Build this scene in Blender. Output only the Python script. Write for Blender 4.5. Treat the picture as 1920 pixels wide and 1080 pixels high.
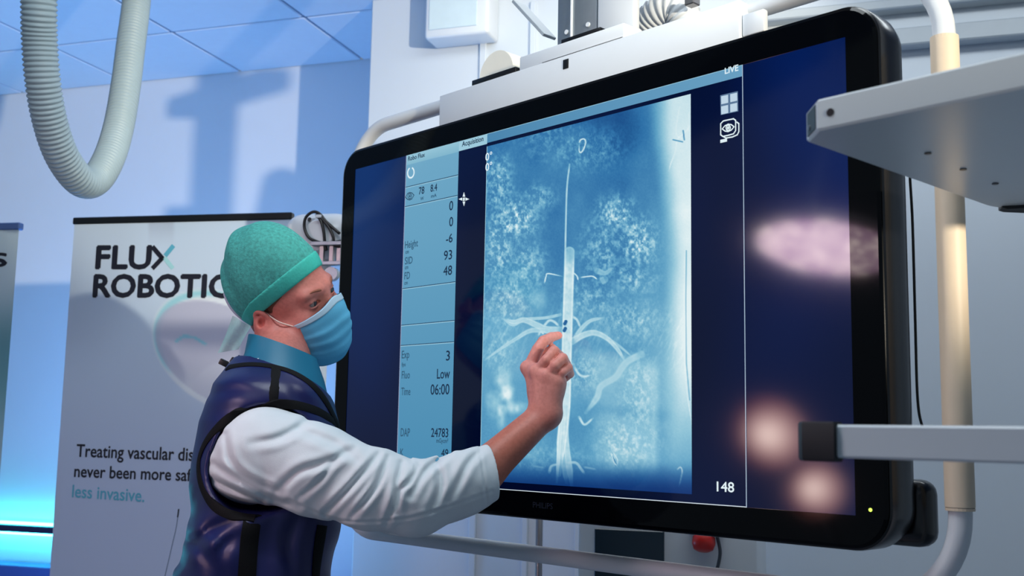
import bpy, bmesh, math, random
import numpy as np
from mathutils import Vector, Matrix
from mathutils.bvhtree import BVHTree

for o in list(bpy.data.objects):
    bpy.data.objects.remove(o, do_unlink=True)
scene = bpy.context.scene
COL = scene.collection
random.seed(7)
rng = np.random.default_rng(7)

# ------------------------------------------------------------------ camera
CAMZ = 1.42
FPX = 2072.9
PITCH, ROLL = math.radians(7.4346), math.radians(1.0453)
EYE = np.array([0.0, 0.0, CAMZ])
_r0 = np.array([1.0, 0, 0]); _u0 = np.array([0, -math.sin(PITCH), math.cos(PITCH)])
FWD = np.array([0, math.cos(PITCH), math.sin(PITCH)])
RGT = math.cos(ROLL) * _r0 + math.sin(ROLL) * _u0
UPV = -math.sin(ROLL) * _r0 + math.cos(ROLL) * _u0
cd = bpy.data.cameras.new('camera')
cam = bpy.data.objects.new('camera', cd); COL.objects.link(cam)
cam.matrix_world = Matrix(((RGT[0], UPV[0], -FWD[0], EYE[0]), (RGT[1], UPV[1], -FWD[1], EYE[1]),
                           (RGT[2], UPV[2], -FWD[2], EYE[2]), (0, 0, 0, 1)))
cd.sensor_width = 36.0
cd.lens = 36.0 * FPX / 1920.0
cd.clip_start = 0.05
cd.dof.use_dof = True
cd.dof.focus_distance = 2.05
cd.dof.aperture_fstop = 6.3
scene.camera = cam

# ------------------------------------------------------------------ colour management
vs = scene.view_settings
vs.view_transform = 'Standard'
try: vs.look = 'None'
except Exception: pass
vs.gamma = 1.0
vs.use_curve_mapping = False
vs.exposure = 0.0

# ------------------------------------------------------------------ world (soft light of the rest of the room)
w = bpy.data.worlds.new('room_light'); scene.world = w
w.use_nodes = True
w.node_tree.nodes['Background'].inputs[0].default_value = (0.52, 0.66, 0.82, 1)
w.node_tree.nodes['Background'].inputs[1].default_value = 0.30

def add_light(name, kind, loc, target, energy, color, **kw):
    d = bpy.data.lights.new(name, kind); d.energy = energy; d.color = color
    for k, v in kw.items(): setattr(d, k, v)
    o = bpy.data.objects.new(name, d); COL.objects.link(o); o.location = loc
    o.rotation_euler = (Vector(target) - Vector(loc)).to_track_quat('-Z', 'Y').to_euler()
    return o

# white procedure spotlight far right of the camera: throws the crisp shadows on the back wall
add_light('spot_lamp', 'SPOT', (3.36, -3.29, 1.95), (-1.02, 4.75, 2.80), 1900, (1.0, 0.90, 0.72),
          spot_size=math.radians(20), spot_blend=0.35, shadow_soft_size=0.06)
# ceiling panel lamp above the work area, and one added to brighten the partition wall
add_light('ceiling_lamp', 'AREA', (-0.35, 1.45, 2.95), (-0.35, 1.75, 0.0), 31, (0.86, 0.95, 1.0),
          shape='RECTANGLE', size=1.2, size_y=0.6)
add_light('ceiling_lamp', 'AREA', (0.75, 2.75, 2.95), (0.95, 3.35, 1.2), 17, (0.90, 0.97, 1.0),
          shape='RECTANGLE', size=2.2, size_y=0.3)
# blue wash lamp added unseen behind the banners, to tint the ceiling and the back wall
add_light('added_blue_wash', 'AREA', (-1.75, 3.78, 0.75), (-1.55, 4.30, 3.0), 31, (0.22, 0.48, 1.0),
          shape='RECTANGLE', size=1.1, size_y=0.2)

# ------------------------------------------------------------------ pixel -> place helpers
def ray(px, py):
    return FWD + RGT * ((px - 960) / FPX) - UPV * ((py - 540) / FPX)
def D(px, py, dep):
    return EYE + ray(px, py) * dep
def project(P):
    Q = np.asarray(P, float) - EYE
    z = Q @ FWD
    return 960 + FPX * (Q @ RGT) / z, 540 - FPX * (Q @ UPV) / z
YAW = math.radians(46.596)
MC = np.array([.06464, 2.10144, CAMZ + .25058])          # centre of the screen
MT = np.array([math.cos(YAW), -math.sin(YAW), 0.0])      # along the screen, to its right
MN = np.array([math.sin(YAW), math.cos(YAW), 0.0])       # into the screen
MZ = np.array([0.0, 0, 1.0])
def MP(s, off, v): return MC + MT * s + MN * off + MZ * v
def onmon(px, py, off=0.0):
    d = ray(px, py)
    return EYE + d * (((MC - EYE) @ MN + off) / (d @ MN))
def SV(px, py, off=0.0):
    p = onmon(px, py, off) - MC
    return p @ MT, p @ MZ
WA = math.radians(-18.5)
WT = np.array([math.cos(WA), math.sin(WA), 0.0])         # along the back wall, to the right
WM = np.array([-math.sin(WA), math.cos(WA), 0.0])        # towards the back wall
def WP(a, m, z): return WT * a + WM * m + MZ * z
WALLM = 4.145
CEIL = 3.0
def onplane(px, py, p0, n):
    d = ray(px, py)
    return EYE + d * (((p0 - EYE) @ n) / (d @ n))

# ------------------------------------------------------------------ materials
def lin(c):
    return tuple(((v / 255) / 12.92 if v / 255 <= .04045 else ((v / 255 + .055) / 1.055) ** 2.4) for v in c)
MATS = {}
def mat(name, rgb, rough=.5, metal=0.0, spec=.5, var=.06, scale=20.0, bump=0.0, bscale=200.0, emit=None, estr=1.0, **kw):
    if name in MATS: return MATS[name]
    m = bpy.data.materials.new(name); m.use_nodes = True
    nt = m.node_tree; b = nt.nodes['Principled BSDF']
    c = lin(rgb)
    if var > 0:
        n = nt.nodes.new('ShaderNodeTexNoise'); n.inputs['Scale'].default_value = scale; n.inputs['Detail'].default_value = 4
        tc = nt.nodes.new('ShaderNodeTexCoord'); nt.links.new(tc.outputs['Object'], n.inputs['Vector'])
        mx = nt.nodes.new('ShaderNodeMix'); mx.data_type = 'RGBA'
        mx.inputs[6].default_value = tuple(v * (1 - var) for v in c) + (1,)
        mx.inputs[7].default_value = tuple(min(1, v * (1 + var)) for v in c) + (1,)
        nt.links.new(n.outputs['Fac'], mx.inputs[0]); nt.links.new(mx.outputs[2], b.inputs['Base Color'])
    else:
        b.inputs['Base Color'].default_value = c + (1,)
    b.inputs['Roughness'].default_value = rough; b.inputs['Metallic'].default_value = metal
    b.inputs['Specular IOR Level'].default_value = spec
    if bump > 0:
        n2 = nt.nodes.new('ShaderNodeTexNoise'); n2.inputs['Scale'].default_value = bscale; n2.inputs['Detail'].default_value = 3
        tc2 = nt.nodes.new('ShaderNodeTexCoord'); nt.links.new(tc2.outputs['Object'], n2.inputs['Vector'])
        bp = nt.nodes.new('ShaderNodeBump'); bp.inputs['Strength'].default_value = bump; bp.inputs['Distance'].default_value = .002
        nt.links.new(n2.outputs['Fac'], bp.inputs['Height']); nt.links.new(bp.outputs['Normal'], b.inputs['Normal'])
    if emit is not None:
        b.inputs['Emission Color'].default_value = lin(emit) + (1,); b.inputs['Emission Strength'].default_value = estr
    for k, v in kw.items():
        b.inputs[k.replace('_', ' ')].default_value = v
    MATS[name] = m
    return m
def glow(name, rgb, k=1.0, rough=.16, spec=.5):
    """lit pixels of the display: black glossy surface that gives off its own colour"""
    return mat(name, (0, 0, 0), rough, 0, spec, var=0, emit=rgb, estr=k)
def attr_mat(name, rough=.16, emit=True, spec=.5, k=1.0):
    if name in MATS: return MATS[name]
    m = bpy.data.materials.new(name); m.use_nodes = True
    nt = m.node_tree; b = nt.nodes['Principled BSDF']
    a = nt.nodes.new('ShaderNodeAttribute'); a.attribute_name = 'paint'
    b.inputs['Roughness'].default_value = rough; b.inputs['Specular IOR Level'].default_value = spec
    if emit:
        b.inputs['Base Color'].default_value = (0, 0, 0, 1)
        nt.links.new(a.outputs['Color'], b.inputs['Emission Color']); b.inputs['Emission Strength'].default_value = k
    else:
        nt.links.new(a.outputs['Color'], b.inputs['Base Color'])
    MATS[name] = m
    return m

# ------------------------------------------------------------------ object helpers
ORG = {}
def thing(name, base, label, cat, group=None, kind=None):
    o = bpy.data.objects.new(name, None); COL.objects.link(o)
    o.empty_display_size = .05
    o.location = Vector([float(x) for x in base]); ORG[o.name] = np.array(base, float)
    tag(o, label, cat, group, kind)
    return o
def tag(o, label=None, cat=None, group=None, kind=None):
    if label: o['label'] = label
    if cat: o['category'] = cat
    if group: o['group'] = group
    if kind: o['kind'] = kind
    return o
def obj(name, verts, faces, material, parent=None, smooth=False, base=None, auto=None):
    """one mesh object; verts are world coordinates"""
    verts = np.asarray(verts, float)
    if parent is not None: org = ORG[parent.name]
    elif base is not None: org = np.array(base, float)
    else: org = np.array([(verts[:, 0].min() + verts[:, 0].max()) / 2, (verts[:, 1].min() + verts[:, 1].max()) / 2, verts[:, 2].min()])
    me = bpy.data.meshes.new(name)
    me.from_pydata((verts - org).tolist(), [], [list(map(int, f)) for f in faces] if not isinstance(faces, np.ndarray) else faces.tolist())
    me.materials.append(material); me.update()
    if smooth:
        me.polygons.foreach_set('use_smooth', [True] * len(me.polygons))
    o = bpy.data.objects.new(name, me); COL.objects.link(o)
    if parent is not None: o.parent = parent
    else: o.location = Vector(org.tolist())
    ORG[o.name] = org
    if smooth and auto:
        try: me.set_sharp_from_angle(angle=math.radians(auto))
        except Exception: pass
    return o
class MB:
    def __init__(s): s.v = []; s.f = []
    def add(s, v, f):
        n = len(s.v); s.v += [tuple(map(float, p)) for p in v]; s.f += [tuple(int(i) + n for i in q) for q in f]; return s
    def box(s, c, ax, h, bevel=0.0, seg=2):
        c = np.asarray(c, float); ax = [np.asarray(a, float) for a in ax]
        bm = bmesh.new()
        P = [bm.verts.new((x * h[0], y * h[1], z * h[2])) for x in (-1, 1) for y in (-1, 1) for z in (-1, 1)]
        for q in ((0, 1, 3, 2), (4, 6, 7, 5), (0, 4, 5, 1), (2, 3, 7, 6), (0, 2, 6, 4), (1, 5, 7, 3)): bm.faces.new([P[i] for i in q])
        bmesh.ops.recalc_face_normals(bm, faces=bm.faces)
        if bevel > 0:
            bmesh.ops.bevel(bm, geom=list(bm.edges), offset=bevel, segments=seg, affect='EDGES', profile=.5)
        bm.verts.index_update()
        V = [c + ax[0] * v.co[0] + ax[1] * v.co[1] + ax[2] * v.co[2] for v in bm.verts]
        Fc = [[v.index for v in f.verts] for f in bm.faces]
        if np.dot(np.cross(ax[0], ax[1]), ax[2]) < 0: Fc = [f[::-1] for f in Fc]
        bm.free()
        return s.add(V, Fc)
    def prism(s, pts0, pts1, caps=True):
        """side wall between two rings of equal length, with end caps"""
        n = len(pts0); V = list(pts0) + list(pts1)
        Fc = [(i, (i + 1) % n, n + (i + 1) % n, n + i) for i in range(n)]
        if caps: Fc += [tuple(range(n))[::-1], tuple(range(n, 2 * n))]
        return s.add(V, Fc)
    def loft(s, rings, caps=True, closed=False):
        n = len(rings[0]); V = [p for r in rings for p in r]; Fc = []
        m = len(rings)
        for k in range(m if closed else m - 1):
            a = k * n; b = ((k + 1) % m) * n
            for i in range(n): Fc.append((a + i, a + (i + 1) % n, b + (i + 1) % n, b + i))
        if caps and not closed: Fc += [tuple(range(n))[::-1], tuple(range((m - 1) * n, m * n))]
        return s.add(V, Fc)
    def tube(s, path, rad, seg=14, closed=False, flat=None, caps=True):
        P = np.asarray(path, float); n = len(P)
        rad = np.broadcast_to(np.asarray(rad, float), (n,))
        if closed: tg = np.roll(P, -1, 0) - np.roll(P, 1, 0)
        else: tg = np.gradient(P, axis=0)
        tg /= np.linalg.norm(tg, axis=1)[:, None] + 1e-12
        a = np.array([0, 0, 1.0]) if abs(tg[0][2]) < .9 else np.array([1.0, 0, 0])
        u = a - tg[0] * (a @ tg[0]); u /= np.linalg.norm(u); rings = []
        for k in range(n):
            u = u - tg[k] * (u @ tg[k]); u /= np.linalg.norm(u); b = np.cross(tg[k], u)
            rings.append([P[k] + rad[k] * (math.cos(2 * math.pi * j / seg) * u + math.sin(2 * math.pi * j / seg) * b) for j in range(seg)])
        return s.loft(rings, caps, closed)
    def disc(s, c, n, r, h, seg=24, r2=None):
        """short cylinder from c along n"""
        n = np.asarray(n, float); n = n / np.linalg.norm(n)
        a = np.array([0, 0, 1.0]) if abs(n[2]) < .9 else np.array([1.0, 0, 0])
        u = a - n * (a @ n); u /= np.linalg.norm(u); b = np.cross(n, u); r2 = r if r2 is None else r2
        c = np.asarray(c, float)
        R0 = [c + r * (math.cos(t) * u + math.sin(t) * b) for t in np.linspace(0, 2 * math.pi, seg, endpoint=False)]
        R1 = [c + n * h + r2 * (math.cos(t) * u + math.sin(t) * b) for t in np.linspace(0, 2 * math.pi, seg, endpoint=False)]
        return s.prism(R0, R1)
    def lathe(s, c, n, prof, seg=32):
        """prof: (radius, height along n)"""
        n = np.asarray(n, float); n = n / np.linalg.norm(n)
        a = np.array([0, 0, 1.0]) if abs(n[2]) < .9 else np.array([1.0, 0, 0])
        u = a - n * (a @ n); u /= np.linalg.norm(u); b = np.cross(n, u); c = np.asarray(c, float)
        rings = [[c + n * h + r * (math.cos(t) * u + math.sin(t) * b) for t in np.linspace(0, 2 * math.pi, seg, endpoint=False)] for r, h in prof]
        return s.loft(rings)
    def build(s, name, material, parent=None, smooth=False, base=None, auto=None):
        return obj(name, s.v, s.f, material, parent, smooth, base, auto)
def rrect(hw, hh, r, n=8):
    P = []
    for cx, cy, a0 in ((hw - r, hh - r, 0), (-hw + r, hh - r, 90), (-hw + r, -hh + r, 180), (hw - r, -hh + r, 270)):
        for k in range(n + 1):
            a = math.radians(a0 + 90 * k / n); P.append((cx + r * math.cos(a), cy + r * math.sin(a)))
    return P
def spline(pts, n=20):
    """Catmull-Rom through points"""
    P = np.asarray(pts, float); P = np.vstack([2 * P[0] - P[1], P, 2 * P[-1] - P[-2]]); out = []
    for i in range(1, len(P) - 2):
        for t in np.linspace(0, 1, n, endpoint=False):
            a, b, c, d = P[i - 1], P[i], P[i + 1], P[i + 2]
            out.append(.5 * ((2 * b) + (-a + c) * t + (2 * a - 5 * b + 4 * c - d) * t * t + (-a + 3 * b - 3 * c + d) * t ** 3))
    out.append(P[-2]); return np.array(out)
def resample(path, step):
    P = np.asarray(path, float); L = np.concatenate([[0], np.cumsum(np.linalg.norm(np.diff(P, axis=0), axis=1))])
    n = max(2, int(L[-1] / step)); t = np.linspace(0, L[-1], n)
    return np.stack([np.interp(t, L, P[:, k]) for k in range(P.shape[1])], 1)
FONT = {}
def text_mesh(txt):
    if txt in FONT: return FONT[txt]
    cu = bpy.data.curves.new('lettering', 'FONT'); cu.body = txt; cu.resolution_u = 3
    ob = bpy.data.objects.new('lettering', cu); COL.objects.link(ob)
    bpy.context.view_layer.update()
    dg = bpy.context.evaluated_depsgraph_get(); me = bpy.data.meshes.new_from_object(ob.evaluated_get(dg))
    V = np.array([v.co[:] for v in me.vertices]); Fc = [tuple(p.vertices) for p in me.polygons]
    bpy.data.objects.remove(ob, do_unlink=True); bpy.data.curves.remove(cu); bpy.data.meshes.remove(me)
    FONT[txt] = (V, Fc); return FONT[txt]
def text(name, txt, p0, ex, ey, width, cap, material, parent, shear=0.0, bold=0.0, thick=0.0, nrm=None):
    """lettering with its baseline start at p0, running along ex, letters standing along ey; width of the whole word, cap = capital height"""
    V, Fc = text_mesh(txt)
    x0, x1 = V[:, 0].min(), V[:, 0].max(); ch = text_mesh('H')[0][:, 1].max()
    X = (V[:, 0] - x0) / (x1 - x0) * width; Y = V[:, 1] / ch * cap
    P = p0 + np.outer(X + shear * Y, ex) + np.outer(Y, ey)
    mb = MB().add(P, Fc)
    if bold > 0:
        nn = np.cross(ex, ey)
        for k, (dx, dy) in enumerate(((bold, 0), (-bold, 0), (0, bold), (0, -bold), (.7 * bold, .7 * bold), (-.7 * bold, -.7 * bold))):
            mb.add(P + ex * dx + ey * dy + nn * (2e-5 * (k + 1)), Fc)
    return mb.build(name, material, parent)
def vnoise(x, y, seed=0):
    r = np.random.default_rng(seed).random((97, 97)).astype(np.float32)
    xi = np.floor(x).astype(int); yi = np.floor(y).astype(int); fx = x - xi; fy = y - yi
    fx = fx * fx * (3 - 2 * fx); fy = fy * fy * (3 - 2 * fy)
    g = lambda a, b: r[a % 97, b % 97]
    return (g(xi, yi) * (1 - fx) + g(xi + 1, yi) * fx) * (1 - fy) + (g(xi, yi + 1) * (1 - fx) + g(xi + 1, yi + 1) * fx) * fy
def fbm(x, y, seed=0, oct=3):
    s = 0; a = 1; t = 0
    for k in range(oct):
        s = s + a * vnoise(x * 2 ** k + 13.7 * k, y * 2 ** k + 7.1 * k, seed + k); t += a; a *= .55
    return s / t
def sstep(a, b, x):
    t = np.clip((x - a) / (b - a), 0, 1); return t * t * (3 - 2 * t)
def polydist(px, py, pts):
    d = np.full(px.shape, 1e9); tt = np.zeros(px.shape); n = len(pts) - 1
    for k, ((x0, y0), (x1, y1)) in enumerate(zip(pts[:-1], pts[1:])):
        dx, dy = x1 - x0, y1 - y0; t = np.clip(((px - x0) * dx + (py - y0) * dy) / (dx * dx + dy * dy + 1e-9), 0, 1)
        e = np.hypot(px - x0 - t * dx, py - y0 - t * dy)
        m = e < d; d = np.where(m, e, d); tt = np.where(m, (k + t) / n, tt)
    return d, tt
def paint_grid(name, P, nu, nv, rgb, material, parent):
    """grid of nu x nv world points with one colour per point (printed / displayed picture)"""
    idx = np.arange(nu * nv).reshape(nv, nu)
    Fc = np.stack([idx[:-1, :-1], idx[:-1, 1:], idx[1:, 1:], idx[1:, :-1]], -1).reshape(-1, 4)
    o = obj(name, P.reshape(-1, 3), Fc, material, parent)
    a = o.data.color_attributes.new('paint', 'FLOAT_COLOR', 'POINT')
    c = np.clip(rgb.reshape(-1, 3), 0, 255) / 255
    c = np.where(c <= .04045, c / 12.92, ((c + .055) / 1.055) ** 2.4)
    a.data.foreach_set('color', np.concatenate([c, np.ones((len(c), 1))], 1).astype(np.float32).ravel())
    return o

# ================================================================== THE ROOM
M_WALL = mat('wall_paint', (214, 220, 228), .55, var=.02, scale=6)
M_WALL2 = mat('wall_panel_paint', (206, 214, 222), .5, var=.02, scale=6)
M_CEIL = mat('ceiling_tile_paint', (206, 216, 232), .7, var=.03, scale=30)
M_GAP = mat('ceiling_grid_paint', (120, 150, 190), .6)
M_FLOOR = mat('vinyl_floor', (120, 132, 146), .35, var=.1, scale=14)
M_WHITE = mat('white_painted_metal', (216, 221, 226), .36, var=.02)
M_WHITEG = mat('glossy_white_plastic', (220, 224, 228), .28, var=.02)
M_LGREY = mat('light_grey_plastic', (176, 184, 190), .45, var=.04)
M_ALU = mat('brushed_aluminium', (150, 160, 168), .35, metal=.7, var=.08, scale=60)
M_STEEL = mat('steel', (140, 138, 140), .3, metal=.8)
M_BLACK = mat('black_plastic', (8, 10, 13), .35, var=.1)
M_RUB = mat('black_rubber', (14, 18, 24), .6, var=.15)
M_HOSE = mat('grey_corrugated_plastic', (162, 182, 190), .45, var=.05)

def struct(name, mb, m, parent=None):
    o = mb.build(name, m, parent)
    if parent is None: o['kind'] = 'structure'
    return o
struct('floor', MB().box((0.0, 2.2, -.05), np.eye(3), (5.0, 5.0, .05)), M_FLOOR)
struct('wall_back', MB().box(WP(-1.6, WALLM + .05, CEIL / 2), (WT, WM, MZ), (3.4, .05, CEIL / 2)), M_WALL)
# ceiling: a carrier with tiles hung under it, joints recessed
ceil = struct('ceiling', MB().box(WP(-.2, 2.145, CEIL + .04), (WT, WM, MZ), (4.8, 2.0, .02)), M_GAP)
tile_me = None
for i in range(-8, 6):
    for j in range(0, 6):
        a0 = -2.083 + .6 * i + .3
        m1 = 3.635 - .6 * j + .3 if j else 0
        mlo, mhi = (3.635, WALLM) if j == 0 else (3.635 - .6 * j, 3.635 - .6 * (j - 1))
        b = MB().box(WP(a0, (mlo + mhi) / 2, CEIL + .008), (WT, WM, MZ), (.2945, (mhi - mlo) / 2 - .0055, .012), .004, 1)
        b.build('ceiling_tile', M_CEIL, ceil)
# partition wall standing forward, behind the monitor
KC = D(692, 130, 4.06)
ka, km = KC @ WT, KC @ WM
wr = struct('wall_right', MB().box(WP(ka + 2.0, km + .35, CEIL / 2), (WT, WM, MZ), (2.0, .35, CEIL / 2), .006, 1), M_WALL2)
def onwall(px, py, d=0.0): return onplane(px, py, WP(0, km - d, 0), WM)
# cover strips on the joints of the partition panels
for px, wd in ((887, .012), (985, .010), (1083, .008)):
    p = onwall(px, 1000); a = p @ WT
    MB().box(WP(a, km - .006, 1.5 - .03), (WT, WM, MZ), (wd, .006, 1.45), .002, 1).build('joint_strip', M_WALL2, wr)
# horizontal ceiling ducts high on the partition (right of the monitor)
for k, (y0, y1) in enumerate(((2, 20), (58, 90))):
    pa, pb = onwall(1760, y0), onwall(1760, y1)
    struct('trim_%d' % (k + 1), MB().box(WP(ka + 2.6, km - .03, (pa[2] + pb[2]) / 2), (WT, WM, MZ), (1.3, .03, (pa[2] - pb[2]) / 2), .004, 1), M_LGREY)
# wall box high on the partition
pa, pb = onwall(797, 75, .1), onwall(917, 62, .1)
t = MB().box(WP((pa @ WT + pb @ WT) / 2, km - .055, pa[2] + .2), (WT, WM, MZ), ((pb - pa) @ WT / 2, .055, .2), .012, 3).build('wall_box', M_WHITE, None, True, auto=40)
tag(t, 'white box cover mounted high on the white wall above the monitor', 'wall box')
fa = MB().box(WP((pa @ WT + pb @ WT) / 2 - .012, km - .112, pa[2] + .215), (WT, WM, MZ), ((pb - pa) @ WT / 2 - .03, .002, .185), .001, 1)
fa.build('front_panel', mat('pale_blue_panel', (205, 222, 228), .4), t)

# LED rail on the back wall at the lower left: a dark rail with a cyan light strip above and below
led_z = onplane(50, 979, WP(0, WALLM - .03, 0), WM)[2]
rail = thing('led_wall_rail', WP(-2.9, WALLM - .03, led_z - .1), 'dark wall rail with glowing cyan light strip at lower left', 'light strip')
MB().box(WP(-4.0, WALLM - .03, led_z - .028), (WT, WM, MZ), (1.05, .03, .016), .004, 1).build('rail', mat('dark_rail', (20, 20, 60), .4), rail)
MB().box(WP(-4.0, WALLM - .045, led_z - .004), (WT, WM, MZ), (1.05, .008, .006)).build('light_strip', mat('cyan_led', (90, 240, 255), .4, emit=(60, 235, 255), estr=24.0, var=0), rail)
MB().box(WP(-4.0, WALLM - .03, led_z - .05), (WT, WM, MZ), (1.05, .01, .005)).build('light_strip', MATS['cyan_led'], rail)
lo_z = onplane(40, 1061, WP(0, WALLM - .12, 0), WM)[2]
struct('trim_3', MB().box(WP(-3.1, WALLM - .07, lo_z / 2), (WT, WM, MZ), (1.9, .06, lo_z / 2), .004, 1), mat('blue_wainscot', (70, 95, 170), .5, var=.04))

# ================================================================== CORRUGATED HOSE (upper left)
def hose(name, path, r, pitch, parent, m=M_HOSE, amp=.075, seg=28):
    P = resample(path, pitch / 6.0); n = len(P)
    ph = np.arange(n) * (2 * math.pi / 6.0)
    prof = np.array([.0, .75, 1.0, .75, .0, -.55])
    return MB().tube(P, r * (1 + amp * prof[np.arange(n) % 6]), seg).build(name, m, parent, True)
hp = [(70, -330, 2.60), (71, -120, 2.60), (73, 0, 2.60), (74, 70, 2.62), (80, 150, 2.64), (93, 225, 2.68), (116, 292, 2.74), (150, 338, 2.82), (178, 338, 2.90), (203, 300, 2.98),
      (222, 240, 3.08), (236, 160, 3.16), (246, 80, 3.24), (256, 0, 3.32), (266, -120, 3.40)]
hpts = [D(*q) for q in hp]
hpts[0][2] = CEIL - .02; hpts[-1] = np.array([hpts[-1][0], hpts[-1][1], CEIL - .02])
hs = thing('corrugated_hose', hpts[0], 'thick grey corrugated hose hanging from the ceiling in a loop', 'hose')
hose('hose_body', spline(hpts, 24), .0385, .0118, hs)
for p in (hpts[0], hpts[-1]):
    MB().disc(p - MZ * .03, MZ, .05, .05).build('ceiling_collar', M_LGREY, hs, True, auto=40)

# ================================================================== BANNERS
def banner(base_px, yaw_deg, dep, width, top_px, label, cuff):
    """roll-up banner; returns frame helpers"""
    n = None
ba = math.radians(-12.0)
BT = np.array([math.cos(ba), math.sin(ba), 0]); BN = np.array([-math.sin(ba), math.cos(ba), 0])
B0 = EYE + ray(140, 414) * (3.3 / ray(140, 414)[1])
def onban(px, py, d=0.0): return onplane(px, py, B0 - BN * d, BN)
BW = 0.70
b0 = np.array([B0[0], B0[1], 0.0])
bn = thing('roll_up_banner', b0 + BT * BW / 2, 'white roll-up banner with large black lettering behind the surgeon', 'banner')
M_PRINT = attr_mat('banner_print', rough=.45, emit=False, spec=.35)
top = B0[2]
nu, nv = 150, 330
ss = np.linspace(0, BW, nu); zz = np.linspace(top - .008, .06, nv)
G = b0[None, None] + BT[None, None] * ss[None, :, None] + MZ[None, None] * zz[:, None, None]
px, py = project(G)
base = np.array([194, 214, 234.]) + (np.array([180, 196, 224.]) - np.array([194, 214, 234.])) * sstep(560, 1000, py)[..., None]
img = base + np.zeros(G.shape)
def mixc(img, c, a): return img + (np.array(c, float) - img) * np.clip(a, 0, 1)[..., None]
img = mixc(img, (160, 170, 190), .55 * sstep(275, 282, px) * sstep(330, 322, px) * sstep(470, 400, py))          # pale grey arm coming from the top
ex = (px - 425) * .86 + (py - 660) * .5; ey = -(px - 425) * .5 + (py - 660) * .86
e1 = np.hypot(ex / 150, ey / 105)
img = mixc(img, (226, 234, 240), .8 * sstep(1.02, .97, e1))
img = mixc(img, (140, 208, 222), .8 * sstep(.07, .02, np.abs(e1 - .93)) * sstep(400, 330, px + (py - 640)))
e2 = np.hypot((ex + 6) / 138, (ey - 8) / 88)
img = mixc(img, (176, 180, 204), .85 * sstep(1.0, .95, e2) * sstep(800, 660, py))
img = mixc(img, (196, 202, 220), .8 * sstep(1.0, .9, np.hypot((px - 425) / 70, (py - 745) / 70)) * sstep(1.0, .96, e2))
d, tt = polydist(px, py, [(330, 640), (345, 630), (365, 633), (385, 645)]); img = mixc(img, (110, 196, 214), .7 * sstep(4, 1.5, d))
paint_grid('banner_sheet', G, nu, nv, img, M_PRINT, bn)
MB().box(b0 + BT * BW / 2 + MZ * (top - .001) + BN * .006, (BT, BN, MZ), (BW / 2 + .004, .012, .0105), .003, 1).build('top_bar', M_BLACK, bn)
MB().box(b0 + BT * BW / 2 + MZ * .04 + BN * .02, (BT, BN, MZ), (BW / 2 + .01, .07, .04), .01, 2).build('base_cassette', M_ALU, bn)
MB().tube([b0 + BT * BW / 2 + BN * .05 + MZ * .05, b0 + BT * BW / 2 + BN * .012 + MZ * (top - .01)], .009, 10).build('support_pole', M_ALU, bn, True)
MB().box(b0 + BT * BW / 2 + MZ * ((top + .06) / 2) + BN * .0015, (BT, BN, MZ), (BW / 2, .0008, (top - .07) / 2)).build('sheet_backing', M_LGREY, bn)
M_INK = mat('dark_print_ink', (16, 20, 36), .5, var=0); M_TEAL = mat('teal_print_ink', (88, 172, 198), .5, var=0); M_TEAL2 = mat('pale_teal_print_ink', (160, 214, 222), .5, var=0)
def btext(txt, x0, x1, yb, yt, m, yb1=None, bold=0.0):
    p0 = onban(x0, yb, .001); p1 = onban(x1, yb if yb1 is None else yb1, .001); pt = onban(x0, yt, .001)
    e = p1 - p0; wdt = np.linalg.norm(e); e = e / wdt
    return text('lettering', txt, p0, e, MZ, wdt, abs(pt[2] - p0[2]), m, bn, bold=bold)
btext('FLU', 180, 281, 503, 462, M_INK, 503, bold=.0035)
btext('ROBOTIC', 175, 430, 556, 516, M_INK, 557, bold=.0035)
btext('Treating vascular dis', 143, 362, 856, 833, M_INK, 864, bold=.0008)
btext('never been more saf', 139, 358, 894, 872, M_INK, 902, bold=.0008)
btext('less invasive.', 135, 270, 932, 909, M_TEAL, 941, bold=.0006)
def bstroke(pts, wpx, m):
    P = [onban(x, y, .0012) for x, y in pts]; hw = wpx / 628 / 2; mb = MB()
    for a, b in zip(P[:-1], P[1:]):
        t_ = (b - a) / np.linalg.norm(b - a); q = np.cross(t_, BN) * hw; t_ = t_ * hw * .5
        mb.add([a - q - t_, b - q + t_, b + q + t_, a + q - t_], [(0, 1, 2, 3)])
    return mb.build('logo_stroke', m, bn)
bstroke([(287, 464), (304, 484), (287, 502)], 9, M_INK)
bstroke([(324, 462), (311, 478)], 9, M_TEAL)
bstroke([(309, 484), (323, 502)], 8, M_TEAL2)
bstroke([tuple(q) for q in spline([(334, 958), (331, 985), (322, 1025), (308, 1085)], 6)], 1.4, mat('grey_print_ink', (112, 132, 156), .5, var=0)).name = 'printed_line'
bstroke([(335, 955), (333, 969)], 2.6, M_INK).name = 'printed_line'
# second banner, cut by the left edge
c0 = EYE + ray(36, 424) * (3.35 / ray(36, 424)[1]); cb = np.array([c0[0], c0[1], 0])
b2 = thing('roll_up_banner', cb - BT * .35, 'pale roll-up banner cut off by the left photo edge', 'banner')
ss2 = np.linspace(-.7, 0, 40); zz2 = np.linspace(c0[2] - .006, .06, 160)
G2 = cb[None, None] + BT[None, None] * ss2[None, :, None] + MZ[None, None] * zz2[:, None, None]
qx, qy = project(G2)
im2 = np.array([200, 220, 228.]) + np.zeros(G2.shape)
im2 = mixc(im2, (110, 165, 176), sstep(520, 660, qy)); im2 = mixc(im2, (200, 215, 225), sstep(700, 860, qy) * .6)
paint_grid('banner_sheet', G2, 40, 160, im2, M_PRINT, b2)
MB().box(cb - BT * .35 + MZ * c0[2] + BN * .006, (BT, BN, MZ), (.354, .012, .011), .003, 1).build('top_bar', mat('blue_grey_bar', (96, 124, 176), .4), b2)
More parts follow.
